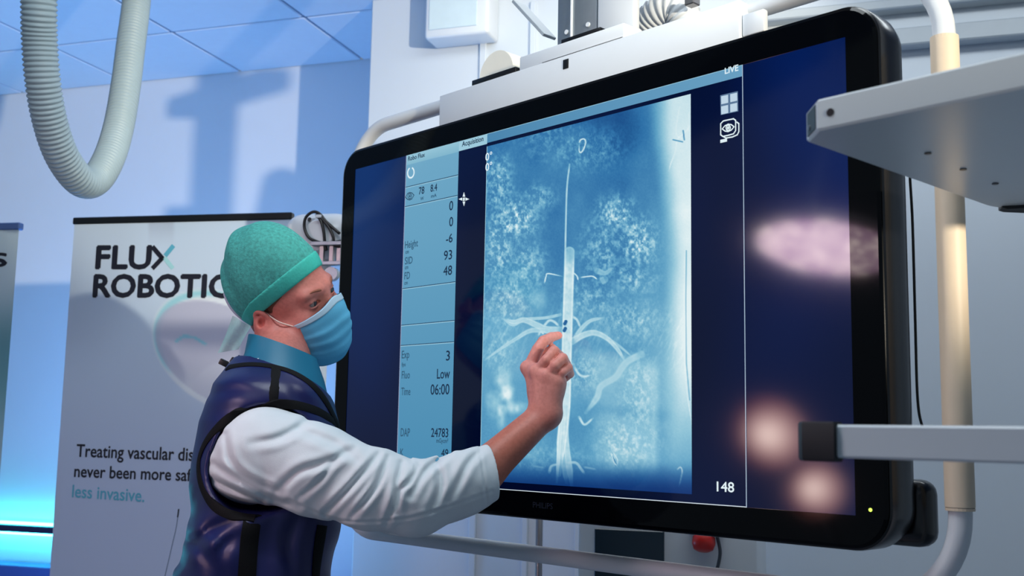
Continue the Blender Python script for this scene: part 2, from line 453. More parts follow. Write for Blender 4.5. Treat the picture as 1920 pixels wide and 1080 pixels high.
MB().box(cb - BT * .35 + MZ * .04 + BN * .02, (BT, BN, MZ), (.36, .07, .04), .01, 2).build('base_cassette', M_ALU, b2)
p0 = onplane(-92, 501, c0 - BN * .001, BN); p1 = onplane(12, 499, c0 - BN * .001, BN)
text('lettering', 'ICS', p0, (p1 - p0) / np.linalg.norm(p1 - p0), MZ, np.linalg.norm(p1 - p0), .040, M_INK, b2, bold=.002)

# ================================================================== WHITE MACHINE HEAD BEHIND THE CAP
dv = thing('imaging_arm', (D(600, 450, 2.90)[0], D(600, 450, 2.90)[1], 0), 'white rounded machine arm with black cables behind the surgical cap', 'machine')
HB = D(600, 450, 2.90); hx = np.array([.98, -.2, 0]); hy = np.array([.2, .98, 0])
def HP(x, y, dep=0.0): return onplane(x, y, HB + hy * dep, hy)
c = (HP(525, 400) + HP(655, 480)) / 2
MB().box(c + hy * .06, (hx, hy, MZ), (np.linalg.norm(HP(525, 440) - HP(655, 440)) / 2, .065, abs(HP(600, 398)[2] - HP(600, 487)[2]) / 2), .05, 5).build('housing', M_WHITEG, dv, True, auto=40)
MB().disc(HP(597, 442), -hy, .045, .006, 32, .040).build('round_cover', M_WHITEG, dv, True, auto=40)
MB().disc(HP(581, 412), -hy, .006, .004, 12).build('screw', M_STEEL, dv)
MB().tube([HP(600, 480, .05), HP(600, 480, .05) * [1, 1, 0]], .03, 20).build('pillar', M_WHITE, dv, True)
MB().disc(np.array([HP(600, 480, .05)[0], HP(600, 480, .05)[1], 0.0]), MZ, .13, .03, 32).build('floor_base', M_WHITE, dv, True, auto=40)
for pts in ([(637, 438), (612, 416), (598, 400), (585, 398), (573, 409), (571, 428), (580, 446), (600, 455), (620, 456), (640, 452)],
            [(593, 402), (602, 415), (607, 435), (609, 455), (612, 470)], [(596, 402), (615, 424), (625, 445), (627, 460), (650, 462)]):
    MB().tube(spline([HP(x, y, -.018) for x, y in pts], 8), .0042, 8).build('cable', M_BLACK, dv, True)
MB().box((HP(598, 406, -.02)), (hx, hy, MZ), (.008, .007, .004), .001, 1).build('cable_tie', M_WHITE, dv)
for y0 in (460, 497): MB().box((HP(585, y0, -.02) + HP(670, y0 - 6, -.02)) / 2, (hx, hy, MZ), (.062, .012, .005), .001, 1).build('bracket_bar', M_ALU, dv)
for x0 in (604, 622, 636): MB().box(HP(x0, 478, -.012), (hx, hy, MZ), (.006, .006, .026), .001, 1).build('bracket_post', M_STEEL, dv)
MB().disc(HP(625, 515, -.0), -hy, .018, .02, 20).build('bracket_wheel', M_ALU, dv, True, auto=40)

# ================================================================== EQUIPMENT BELOW THE MONITOR
E0 = D(1180, 1040, 2.85)
def onE(px, py, d=0.0): return onplane(px, py, E0 - WM * d, WM)
x0, x1 = onE(1083, 1000) @ WT, onE(1420, 1000) @ WT
ztop = onE(1180, 940)[2]
cab = thing('equipment_cabinet', WP((x0 + x1) / 2, E0 @ WM + .11, 0), 'white equipment cabinet with dark panel standing below the monitor', 'cabinet')
MB().box(WP((x0 + x1) / 2, E0 @ WM + .11, ztop / 2 + .02), (WT, WM, MZ), ((x1 - x0) / 2, .11, ztop / 2 - .02), .01, 2).build('body', M_WHITE, cab, True, auto=40)
pa, pb = onE(1116, 990), onE(1246, 1110)
MB().box((pa + pb) / 2 - WM * .004, (WT, WM, MZ), (abs((pb - pa) @ WT) / 2, .005, abs((pb - pa)[2]) / 2), .002, 1).build('dark_panel', mat('dark_glass_panel', (28, 52, 66), .25, var=.15, scale=3), cab)
for sx in (-1, 1): MB().disc(WP((x0 + x1) / 2 + sx * ((x1 - x0) / 2 - .05), E0 @ WM + .1, 0.02), MZ, .03, .03).build('foot', M_RUB, cab)
es = thing('emergency_stop', onE(1318, 1008), 'red emergency stop knob with grey cable below the monitor', 'stop button')
kc = onE(1320, 1003, .05)
MB().lathe(kc, (-WM * .3 - MZ * .9), [(.022, 0), (.028, .006), (.029, .022), (.024, .036), (.014, .041)], 24).build('knob', mat('red_plastic', (214, 40, 34), .35), es, True)
MB().box(kc + MZ * .012 + WM * .012, (WT, WM, MZ), (.042, .032, .014), .008, 2).build('mount', M_WHITEG, es, True, auto=40)
MB().tube(spline([kc + MZ * .01 + WT * .03 - WM * .01, onE(1347, 1015, .045), onE(1350, 1040, .045), onE(1342, 1075, .045), onE(1325, 1120, .045)], 10), .0045, 8).build('cable', mat('grey_cable', (70, 76, 84), .5), es, True)
pb_ = onwall(1011, 1000, .35)
ip = thing('iv_pole', (pb_[0], pb_[1], 0), 'thin grey metal pole standing behind the monitor', 'pole')
MB().tube([(pb_[0], pb_[1], .03), (pb_[0], pb_[1], 1.6)], .0105, 14).build('pole', M_STEEL, ip, True)
MB().disc((pb_[0], pb_[1], 0), MZ, .2, .03, 24, .05).build('base', M_STEEL, ip, True, auto=40)

for nm, (a_, b_), (sx, sy), lab in (('x', (-.35, 1.45), (.62, .32), 'flat ceiling light panel above the surgeon'), ('y', (.75, 2.75), (1.12, .17), 'narrow ceiling light panel added to brighten the partition wall')):  # the narrow panel is added, as housing of the partition fill lamp
    o = MB().box((a_, b_, CEIL - .022), np.eye(3), (sx, sy, .02), .004, 1).build('ceiling_light', M_WHITE, None)
    tag(o, lab, 'ceiling light')
o = MB().box((-1.75, 3.78, .35), np.eye(3), (.56, .05, .35), .01, 1).build('added_wash_stand', M_BLACK, None)  # stand added along with the blue wash, unseen behind the banner
tag(o, 'black floor stand added for the unseen blue wash light behind the banner', 'light stand')

# ================================================================== THE BIG MONITOR
mo = thing('wall_monitor', (MC[0], MC[1], MC[2] - .42), 'huge black widescreen medical display showing a blue angiogram', 'monitor')
M_BEZ = mat('glossy_black_bezel', (3, 4, 6), .06, var=0, spec=.14)
M_HOUS = mat('black_housing', (10, 12, 16), .22, var=.1, spec=.5)
HW, HH, CR = .697, .413, .062
def ring(hw, hh, r, off, n=10): return [MP(a, off, b) for a, b in rrect(hw, hh, r, n)]
mb = MB().loft([ring(HW - .006, HH - .006, CR - .006, .004), ring(HW - .001, HH - .001, CR - .001, .007), ring(HW, HH, CR, .012), ring(HW, HH, CR, .060), ring(HW - .006, HH - .006, CR - .006, .082), ring(HW - .035, HH - .035, CR - .02, .094)])
mb.build('housing', M_HOUS, mo, True, auto=35)
# bezel: front glass frame around the picture
SW, SH = .642, .3615
out = ring(HW - .004, HH - .004, CR - .004, .001, 10); n_ = len(out)
out2 = ring(HW - .009, HH - .009, CR - .009, -.001, 10)
inn = []
for a, b in rrect(HW - .009, HH - .009, CR - .009, 10):
    inn.append((max(-SW, min(SW, a * 1.05)), max(-SH, min(SH, b * 1.08))))
inn = [MP(a, -.001, b) for a, b in inn]; inn2 = [p + MN * .004 for p in inn]
mb = MB().loft([ring(HW - .004, HH - .004, CR - .004, .006, 10), out, out2, inn, inn2], caps=False)
mb.build('bezel', M_BEZ, mo, True, auto=6)
MB().add([MP(-SW - .002, .0008, -SH - .002), MP(SW + .002, .0008, -SH - .002), MP(SW + .002, .0008, SH + .002), MP(-SW - .002, .0008, SH + .002)], [(0, 1, 2, 3)]).build('screen_backing', M_BLACK, mo)
# rear box at the lower right, vent bars, power light, maker's name
MB().box(MP(.29, .122, -.360), (MT, MN, MZ), (.412, .028, .050), .022, 4).build('rear_box', M_HOUS, mo, True, auto=35)
MB().box(MP(0, .13, .1), (MT, MN, MZ), (.5, .04, .2), .02, 2).build('rear_cover', M_HOUS, mo, True, auto=35)
ls, lv = SV(1633, 956)
MB().disc(MP(ls, -.0008, lv), -MN, .0026, .0012, 12).build('power_light', mat('green_led', (200, 240, 90), .4, var=0, emit=(196, 238, 80), estr=2.0), mo)
s0, v0 = SV(1000, 951.5)
text('maker_name', 'PHILIPS', MP(s0, -.0014, v0), MT, MZ, .052, .0105, mat('chrome_lettering', (120, 130, 140), .18, metal=.9, var=0), mo)
for k in range(2): MB().box(MP(-.52 + .95 * k, .03, HH + .0005), (MT, MN, MZ), (.03, .012, .003), .001, 1).build('latch', M_HOUS, mo)

# picture -------------------------------------------------------------------------------------------
nu, nv = 90, 56
ss = np.linspace(-SW, SW, nu); zz = np.linspace(SH, -SH, nv)
G = MC + MT * ss[None, :, None] + MZ * zz[:, None, None] + np.zeros((nv, nu, 1))
u = (ss[None] + SW) / (2 * SW) + 0 * zz[:, None]; v = (SH - zz[:, None]) / (2 * SH) + 0 * ss[None]
bg = np.zeros(G.shape) + np.array([0, 8, 44.])
def addc(img, c, a): return img + np.array(c, float) * np.clip(a, 0, 1)[..., None]
bg = addc(bg, (8, 34, 52), sstep(.35, .0, u) * sstep(1.0, .1, v))
bg = addc(bg, (0, 14, 32), sstep(.80, .95, u) * sstep(.9, .1, v))
bg = addc(bg, (0, 4, 10), .5 + .5 * np.sin(u * 23) * np.sin(v * 9 + 2))
bg = mixc(bg, (1, 6, 30), sstep(.12, .3, u) * sstep(.85, .6, u) * sstep(.2, .8, v) * .7)
M_SCR = attr_mat('display_pixels', rough=.085, spec=.5)
scr = paint_grid('screen', G, nu, nv, bg, M_SCR, mo)
E1, E2_, E3 = -.0004, -.0008, -.0011
def rect(name, s0, s1, v0, v1, off, m):
    return MB().add([MP(s0, off, v0), MP(s1, off, v0), MP(s1, off, v1), MP(s0, off, v1)], [(0, 1, 2, 3)]).build(name, m, scr)
def vgrad(name, s0, s1, v0, v1, off, c0, c1, nu=6, nv=24, c2=None):
    ss = np.linspace(s0, s1, nu); zz = np.linspace(v1, v0, nv)
    G = MC + MN * off + MT * ss[None, :, None] + MZ * zz[:, None, None] + np.zeros((nv, nu, 1))
    t = np.linspace(0, 1, nv)[:, None, None] + np.zeros((1, nu, 1))
    return paint_grid(name, G, nu, nv, np.array(c0, float) * (1 - t) + np.array(c1, float) * t, M_SCR, scr)
PL, PR = -.4465, -.266
vgrad('side_panel', PL, PR, -.3215, .365, E1, (110, 166, 196), (72, 138, 176))
G_DK = glow('display_dark_line', (30, 62, 92)); G_LT = glow('display_light_line', (150, 196, 216)); G_WH = glow('display_white', (222, 238, 244)); G_TX = glow('display_dark_text', (18, 42, 70)); G_TX2 = glow('display_grey_text', (48, 88, 116))
G_PINK = glow('display_pale_edge', (150, 160, 190))
for v_ in (.2895, .2452, .0607, -.0206, -.0652):
    rect('panel_divider', PL, PR, v_ - .0016, v_, E2_, G_DK); rect('panel_divider', PL, PR, v_ - .0034, v_ - .0018, E2_, G_LT)
rect('panel_edge', PL - .0008, PL + .0012, -.3215, .365, E2_, G_PINK)
rect('panel_divider', PL, PR, -.3235, -.3215, E2_, G_DK)
vgrad('panel_header', PL, PR, .339, .365, E1 - .0002, (150, 196, 214), (128, 180, 202))
rect('header_tab', -.267, -.1765, .340, .3645, E1, glow('display_tab', (156, 200, 218)))
def hgrad(name, s0, s1, v0, v1, off, c0, c1):
    ss = np.linspace(s0, s1, 24); zz = np.linspace(v1, v0, 3)
    G = MC + MN * off + MT * ss[None, :, None] + MZ * zz[:, None, None] + np.zeros((3, 24, 1))
    t = np.linspace(0, 1, 24)[None, :, None] + np.zeros((3, 1, 1))
    return paint_grid(name, G, 24, 3, np.array(c0, float) * (1 - t) + np.array(c1, float) * t, M_SCR, scr)
hgrad('header_bar', -.1765, .4535, .342, .361, E1, (74, 132, 172), (104, 158, 192))
rect('window_edge', -.1765, .4535, .3605, .3618, E2_, G_LT)
rect('window_edge', .4528, .4542, -.3615, .3615, E2_, glow('display_edge', (168, 190, 212)))
rect('window_edge', -.447, .4535, -.3613, -.3600, E2_, glow('display_edge2', (210, 222, 232)))
def stext(txt, x0, x1, yb, m, cap, y1=None):
    """lettering on the display: baseline from pixel (x0,yb) to (x1,y1), capital height in pixels"""
    a = SV(x0, yb); b = SV(x1, yb if y1 is None else y1); c = SV(x0, yb - cap)
    return text('lettering', txt, MP(a[0], E3, a[1]), MT, MZ, b[0] - a[0], c[1] - a[1], m, scr, bold=.0003)
for a in (('Robo Flux', 766, 797, 302, G_TX, 8, 294), ('Acquisition', 867, 907, 275, G_TX, 9, 266), ('78', 786, 796, 365, G_TX, 13), ('W', 789, 795, 376, G_TX2, 6), ('8.4', 808, 820, 360, G_TX, 13), ('mA', 809, 819, 371, G_TX2, 6),
          ('0', 843, 850, 395, G_TX, 17), ('0', 843, 850, 425, G_TX, 17), ('-6', 837, 849, 456, G_TX, 16), ('93', 833, 848, 488, G_TX, 17), ('48', 832, 848, 517, G_TX, 17),
          ('Height', 760, 784, 466, G_TX2, 13), ('cm', 761, 767, 476, G_TX2, 7), ('SID', 760, 774, 496, G_TX2, 13), ('cm', 760, 766, 505, G_TX2, 7), ('FD', 759, 769, 524, G_TX2, 13), ('cm', 759, 765, 534, G_TX2, 7),
          ('Exp', 754, 768, 672, G_TX2, 14), ('fps', 754, 761, 687, G_TX2, 7), ('3', 837, 844, 676, G_TX, 18), ('Fluo', 754, 769, 710, G_TX2, 14), ('Low', 820, 844, 710, G_TX, 18),
          ('Time', 753, 770, 741, G_TX2, 14), ('06:00', 808, 843, 740, G_TX, 19), ('DAP', 752, 769, 818, G_TX2, 15), ('24783', 809, 841, 819, G_TX, 16), ('mGycm²', 819, 841, 830, G_TX2, 8), ('K', 751, 757, 855, G_TX2, 14), ('49', 828, 841, 857, G_TX, 15),
          ('LIVE', 1360, 1385, 139, G_WH, 11), ('148', 1345, 1377, 921, G_WH, 18), ('0°', 911, 923, 302, G_WH, 14), ('0°', 911, 923, 321, G_WH, 14)):
    stext(a[0], a[1], a[2], a[3], a[4], a[5], a[6] if len(a) > 6 else None)
def sline(name, pts, wid, m, closed=False):
    """thin drawn line on the display through pixels"""
    P = [np.array(SV(x, y)) for x, y in pts]
    if closed: P = P + [P[0]]
    mb = MB()
    for a, b in zip(P[:-1], P[1:]):
        t_ = (b - a) / (np.linalg.norm(b - a) + 1e-9); q = np.array([-t_[1], t_[0]]) * wid / 2; e = t_ * wid * .35
        mb.add([MP(*(lambda w_: (w_[0], E3, w_[1]))(c)) for c in (a - q - e, b - q + e, b + q + e, a + q - e)], [(0, 1, 2, 3)])
    return mb.build(name, m, scr)
def ell(cx, cy, rx, ry, a0=0, a1=360, n=22, tilt=0): return [(cx + rx * math.cos(math.radians(a)), cy + ry * math.sin(math.radians(a)) + tilt * math.cos(math.radians(a))) for a in np.linspace(a0, a1, n)]
sline('ring_icon', ell(771, 324, 6, 9.5, -62, 242, tilt=-1), .0036, G_WH)
sline('eye_icon', [(761, 370), (765, 363), (769, 361), (773, 362), (777, 366), (773, 373), (769, 375), (765, 374)], .0018, G_TX, True)
sline('eye_icon', ell(769, 368, 3.6, 4.6), .0016, G_TX); sline('eye_icon', ell(769, 368, 1.2, 1.4, n=10), .0018, G_TX)
def spoly(name, pts, m): return MB().add([MP(SV(x, y)[0], E3, SV(x, y)[1]) for x, y in pts], [tuple(range(len(pts)))[::-1]]).build(name, m, scr)
for dx, dy in ((0, -1), (1, 0), (0, 1), (-1, 0)):
    cx, cy = 870.5 + dx * 3.0, 373.5 + dy * 4.5
    spoly('move_icon', [(cx + dx * 7 + 0, cy + dy * 9), (cx + dy * 2.4, cy - dx * 3), (cx - dy * 2.4, cy + dx * 3)], G_WH)
spoly('move_icon', [(868.9, 371), (872.3, 370.4), (872.1, 376.4), (868.7, 377)], G_WH)
spoly('grid_icon', [(1351, 179), (1384, 171), (1385, 209), (1352, 216)], glow('display_icon_frame', (90, 118, 150)))
G_IC = glow('display_icon', (190, 212, 228))
for x0_, y0_ in ((1353, 180), (1370, 176), (1353, 199), (1370, 195)):
    P = [(x0_, y0_ + 1), (x0_ + 13, y0_ - 2), (x0_ + 13.3, y0_ + 13), (x0_ + .3, y0_ + 16)]
    MB().add([MP(SV(x, y)[0], E3 - .0003, SV(x, y)[1]) for x, y in P], [(3, 2, 1, 0)]).build('grid_icon_tile', G_IC, scr)
sline('view_icon', [(1352, 232), (1357, 227), (1366, 225), (1376, 223), (1380, 226), (1380, 245), (1376, 251), (1366, 254), (1356, 256), (1352, 253)], .0022, G_WH, True)
sline('view_icon', [(1358, 257), (1362, 259), (1374, 257), (1383, 253), (1386, 247), (1386, 232), (1382, 229)], .0022, G_WH)
sline('view_icon', [(1355, 242), (1360, 236), (1366, 233), (1372, 234), (1377, 238), (1372, 244), (1366, 247), (1360, 246)], .0020, G_WH, True)
sline('view_icon', ell(1366, 240, 4, 5), .002, G_WH); sline('view_icon', ell(1366, 240, 1.4, 1.7, n=10), .0022, G_WH)
sline('view_icon', [(1353, 265), (1362, 263)], .0055, G_WH)

# angiogram -----------------------------------------------------------------------------------------
IS0, IS1, IV0, IV1 = -.1755, .3465, -.3465, .3345
nu, nv = 330, 600
ss = np.linspace(IS0, IS1, nu); zz = np.linspace(IV1, IV0, nv)
G = MC + MN * E1 + MT * ss[None, :, None] + MZ * zz[:, None, None] + np.zeros((nv, nu, 1))
px, py = project(G)
A = np.zeros(px.shape)                      # brightness 0..1 along a blue -> white ramp
A += .30 - .10 * sstep(330, 190, py) + .12 * sstep(480, 640, py)
A += .10 * np.exp(-((px - 960) / 70) ** 2 - ((py - 640) / 150) ** 2)
edge = 1262 - 26 * sstep(500, 200, py) - 20 * sstep(650, 900, py)
A += .52 * sstep(-24, 30, px - edge) * sstep(930, 780, py) * (1 - .55 * sstep(620, 780, py))
A += .13 * sstep(-85, -10, px - edge) * sstep(860, 700, py)
A -= .10 * np.exp(-((px - 1180) / 60) ** 2 - ((py - 260) / 70) ** 2) + .07 * np.exp(-((px - 1225) / 40) ** 2 - ((py - 350) / 80) ** 2)
# bowel-like mottled patches
ms = np.zeros(px.shape)
for cx, cy, rx, ry, k in ((935, 345, 26, 55, .7), (965, 410, 45, 40, .9), (1010, 370, 30, 25, .5), (935, 470, 30, 60, .7), (985, 500, 40, 50, .5), (1100, 280, 70, 40, .35), (1155, 400, 35, 32, .9), (1195, 455, 35, 45, .9), (1130, 470, 40, 60, .5), (1190, 520, 40, 30, .6),
                          (950, 560, 45, 50, .5), (1110, 560, 60, 40, .4), (1020, 250, 60, 50, .3), (1180, 600, 60, 40, .4), (1090, 700, 40, 40, .35), (1195, 740, 35, 80, .32), (1175, 830, 60, 50, .36), (1020, 860, 90, 30, .2), (940, 660, 30, 40, .3)):
    ms = np.maximum(ms, k * np.exp(-(((px - cx) / rx) ** 2 + ((py - cy) / ry) ** 2) ** 1.3))
nz = fbm(px / 5.6, py / 7.2, 3, 3); nz2 = fbm(px / 2.4, py / 3.4, 9, 2)
A += ms * (1.5 * np.clip(nz - .40, 0, 1) + .9 * np.clip(nz2 - .52, 0, 1) + .06)
A += .05 * (fbm(px / 2.2, py / 2.6, 21, 2) - .5) + .10 * (fbm(px / 40, py / 50, 33, 2) - .5)
# streaky tissue around the mid-line
A += .22 * sstep(560, 600, py) * sstep(720, 660, py) * np.clip(fbm(px / 4 + py / 9, py / 14, 41, 2) - .5, 0, 1)
# kidney shadow lower right
kid = sstep(12, -6, px - 1230) * sstep(-50, 10, px - 1135 + (py - 760) * -.12) * sstep(655, 690, py + (1230 - px) * .18 - 10) * sstep(905, 860, py)
A += .17 * kid
A -= .10 * np.exp(-((px - 1170) / 70) ** 2 - ((py - 772 - (px - 1170) * .10) / 11) ** 2)
for cx, cy, rx, ry, k in ((945, 718, 11, 20, .24), (925, 755, 10, 16, .2), (940, 782, 6, 16, .2), (965, 765, 16, 8, .25), (1010, 560, 10, 14, .15), (952, 740, 8, 10, .25)):
    A += 1.5 * k * np.clip(np.exp(-((px - cx) / rx / 1.4) ** 2 - ((py - cy) / ry / 1.4) ** 2) * (.35 + 1.2 * fbm(px / 11, py / 14, 61, 2)) - .12, 0, 1)
def ves(pts, w0, w1, k, soft=2.0, edge=.05):
    global A
    d, t = polydist(px, py, [tuple(q) for q in spline(pts, 8)]); w = w0 + (w1 - w0) * t
    w = w * (1 - .6 * sstep(.8, 1.0, t)); a = sstep(w + soft, w - soft * .4, d) * (1 - .7 * sstep(.86, 1.0, t)) * (.55 + .45 * sstep(0, .08, t))
    A = A + (np.maximum(A, k) - A) * a * (.72 + .4 * fbm(px / 6, py / 7, 77, 2)) + edge * a * np.exp(-((d - w * .85) / 1.3) ** 2)
ves([(1068, 472), (1066, 540), (1064, 610), (1062, 680), (1060, 760), (1053, 830), (1048, 890)], 9, 9, .86, edge=.12)
ves([(1056, 740), (1051, 800), (1044, 905)], 2.2, 3, .85); ves([(1062, 760), (1062, 830), (1072, 912)], 3, 6, .80); ves([(1060, 800), (1057, 860), (1062, 905)], 2, 5, .7)
ves([(1052, 620), (1024, 618), (1007, 610), (983, 600), (964, 604), (942, 598)], 7, 3, .76)
ves([(1051, 590), (1022, 596), (983, 599), (962, 609), (941, 596)], 2.2, 2.2, .72)
ves([(1026, 620), (995, 620), (968, 635), (937, 655), (908, 676)], 4.5, 1.2, .74)
ves([(1020, 611), (1030, 601), (1040, 604), (1048, 612)], 1.6, 1.6, .80); ves([(1010, 628), (1014, 622), (1020, 627)], 1.2, 1.2, .8)
ves([(1073, 640), (1092, 629), (1115, 624), (1139, 635), (1158, 655), (1172, 678)], 6, 2.5, .78)
ves([(1080, 631), (1092, 614), (1108, 601), (1131, 596)], 4, 2, .74); ves([(1074, 594), (1082, 600), (1088, 614)], 1.6, 1.4, .8); ves([(1139, 635), (1160, 648), (1184, 668)], 2.5, 1.0, .68)
ves([(1203, 664), (1174, 680), (1154, 707), (1127, 724), (1119, 746), (1098, 774)], 5.5, 4.5, .74, soft=3.2, edge=.02)
ves([(1078, 690), (1086, 702), (1096, 706), (1108, 703)], 1.6, 1.2, .8); ves([(1086, 782), (1096, 796), (1112, 784)], 1.6, 1.2, .82)
ves([(1030, 885), (1034, 874), (1048, 870)], 2, 1.2, .8); ves([(1064, 868), (1080, 868), (1090, 880), (1096, 888)], 1.6, 2, .8); ves([(1000, 874), (1020, 877)], 1, 1, .6); ves([(1096, 876), (1118, 880)], 1.2, 1, .65)
ves([(1068, 308), (1063, 353), (1061, 419), (1060, 475), (1060, 560)], 1.1, 1.3, .74, soft=1.0)
for pts in ([(1086, 268), (1089, 262), (1096, 261), (1098, 268), (1094, 280), (1089, 286), (1086, 282), (1086, 268)], [(1021, 530), (1024, 518), (1028, 513), (1054, 518)], [(1076, 512), (1082, 518), (1084, 526)], [(1090, 520), (1110, 518), (1120, 524)],
            [(1296, 232), (1288, 244), (1280, 252), (1270, 262), (1266, 285), (1258, 306), (1254, 322)], [(1274, 200), (1268, 250), (1285, 262)], [(1292, 210), (1290, 250)], [(1270, 880), (1276, 876), (1279, 884), (1276, 900), (1273, 912)], [(1284, 470), (1283, 560), (1284, 680), (1289, 740), (1298, 800)]):
    ves(pts, .9, .9, .88, soft=1.0, edge=.05)
ves([(1120, 508), (1135, 512), (1148, 502)], 5, 2, .62, soft=3)
ves([(1134, 524), (1126, 528)], 6, 6, .6, soft=3)
def dark(pts, wd, k):
    global A
    d, t = polydist(px, py, pts); A = A - (A - k) * sstep(wd + .8, wd - .8, d) * .9
dark([(1061, 603), (1059, 607)], 3.2, .12); dark([(1060, 616), (1058, 620)], 3.2, .12)
dark([(1281, 245), (1283, 262)], 1.3, .3); dark([(1262, 262), (1280, 266)], 1.2, .35); dark([(1287, 470), (1286, 560), (1287, 680), (1293, 750)], 1.0, .5)
dark([(1148, 856), (1155, 872)], 1.6, .18); ves([(1146, 850), (1151, 866), (1157, 874)], 1.2, 1.2, .9, soft=.8, edge=0); ves([(1150, 849), (1157, 860), (1158, 872)], .8, .8, .85, soft=.8, edge=0)
# dark lower border of the picture
fade = sstep(858, 935, py + (1298 - px) * .03)
A = A * (1 - .72 * fade)
A = np.clip(A, 0.0, 1.0)
ramp_t = [0, .12, .25, .45, .65, .85, 1.0]
ramp_c = np.array([[4, 30, 88], [22, 74, 132], [46, 112, 166], [92, 158, 194], [142, 194, 214], [196, 224, 232], [226, 240, 242]], float)
rgb = np.stack([np.interp(A, ramp_t, ramp_c[:, k]) for k in range(3)], -1)
rgb = mixc(rgb, (4, 26, 92), .55 * fade)
paint_grid('angiogram', G, nu, nv, rgb, M_SCR, scr)
rect('picture_edge', IS0 - .0012, IS0 + .0004, IV0, IV1, E2_, G_LT)

# ================================================================== TUBE FRAME AROUND THE MONITOR
fr = thing('monitor_mount', np.array([*MP(.1, .16, 0)[:2], CEIL]), 'white monitor suspension with tubular handle frame, carrier plate and beige grip sleeve', 'monitor mount')
FW, FH, FR = .7605, .4875, .13
path = [MP(a, .08, b) for a, b in rrect(FW, FH, FR, 12)]
dense = []
for a, b in zip(path, path[1:] + path[:1]):
    k = max(1, int(np.linalg.norm(b - a) / .08)); dense += [a + (b - a) * i / k for i in range(k)]
MB().tube(dense, .0165, 20, closed=True).build('tube', M_WHITE, fr, True)
M_WRAP = mat('beige_sleeve', (222, 203, 178), .5, var=.05, bump=.15, bscale=60)
MB().tube([MP(FW, .08, v_) for v_ in np.linspace(-.345, .348, 12)], .0208, 24).build('sleeve', M_WRAP, fr, True, auto=40)
for v_ in (-.348, .350): MB().tube([MP(FW, .08, v_ - .002), MP(FW, .08, v_ + .002)], .0205, 24).build('sleeve_rim', M_WRAP, fr)
# carrier plate on top of the monitor
mt_ = fr
def plate(name, s0, s1, v0, v1, o0, o1, m, bev=.003, par=mt_):
    return MB().box(MP((s0 + s1) / 2, (o0 + o1) / 2, (v0 + v1) / 2), (MT, MN, MZ), ((s1 - s0) / 2, (o1 - o0) / 2, (v1 - v0) / 2), bev, 2).build(name, m, par, True, auto=30)
plate('plate', -.385, .420, .400, .4965, .040, .100, M_WHITE)
plate('upper_plate', -.13, .156, .4965, .526, .043, .098, M_WHITE)
plate('side_arm', .421, .465, .43, .470, .046, .06, M_WHITE)
plate('slot', -.279, -.141, .4972, .5085, .043, .09, M_BLACK, .001)
plate('slot', -.012, .093, .5262, .5345, .046, .09, M_BLACK, .001)
plate('sensor_window', .0005, .0155, .468, .4875, .0385, .045, M_BLACK, .001)
plate('seam', -.06, .155, .4962, .4972, .0395, .045, M_LGREY, .0002)
# ceiling suspension behind the carrier plate
sp = fr
sa, _ = SV(1045, 40, .12); sb, _ = SV(1119, 25, .12)
top_v = CEIL - MC[2]
plate('column', sa, sb, .505, top_v, .12, .20, M_ALU, .003, sp)
sm, _ = SV(1072, 40, .119); plate('groove', sm - .002, sm + .002, .53, top_v, .116, .125, M_WHITE, .0005, sp)
for x_, y_ in ((1062, 60), (1102, 46)):
    a, b = SV(x_, y_, .118); MB().disc(MP(a, .121, b), -MN, .005, .004, 12).build('bolt', M_WHITE, sp)
sc, _ = SV(1190, 15, .12)
plate('cover', sb + .002, sc, .52, top_v, .118, .138, M_WHITEG, .006, sp)
ca, cb_ = SV(930, 140, .11); 
MB().disc(MP(ca, .11, cb_), MN, .055, .05, 40).build('round_cap', mat('cream_plastic', (226, 224, 214), .5), sp, True, auto=40)
MB().box((onmon(963, -4, .2) + onmon(1040, 80, .2)) / 2, ((onmon(1040, 80, .2) - onmon(963, -4, .2)) / np.linalg.norm(onmon(1040, 80, .2) - onmon(963, -4, .2)), MN, np.cross((onmon(1040, 80, .2) - onmon(963, -4, .2)) / np.linalg.norm(onmon(1040, 80, .2) - onmon(963, -4, .2)), MN)), (.075, .02, .0035), .001, 1).build('strut', M_LGREY, sp)
plate('cross_arm', sa - .32, sb + .48, .885, .955, .12, .20, M_WHITEG, .01, sp)  # out of view; added and sized for the shadow band on the back wall
plate('ceiling_plate', sa - .1, sb + .12, top_v - .03, top_v, .05, .28, M_WHITEG, .005, sp)
h2 = thing('coiled_hose', onmon(1245, 40, .31), 'white corrugated hose curling behind the carrier plate', 'hose')
hose('hose_body', spline([onmon(1160, 130, .32), onmon(1205, 60, .31), onmon(1240, 22, .30), onmon(1272, 20, .31), onmon(1300, 70, .33), onmon(1320, 130, .34)], 14), .036, .0125, h2, M_WHITEG, .07, 24)
MB().box(onmon(1298, 4, .27), (MT, MN, MZ), (.012, .012, .008), .002, 1).build('hose_clamp', M_STEEL, h2)
# thin cable hanging between the monitor and the frame at the right
cbl = MB().tube(spline([onmon(1706, 330, .10), onmon(1711, 420, .10), onmon(1716, 600, .10), onmon(1720, 740, .10), onmon(1728, 795, .10), onmon(1745, 825, .10), onmon(1765, 838, .105)], 12), .0022, 8).build('monitor_cable', M_BLACK, None, True)
tag(cbl, 'thin black cable running down beside the right monitor edge', 'cable')

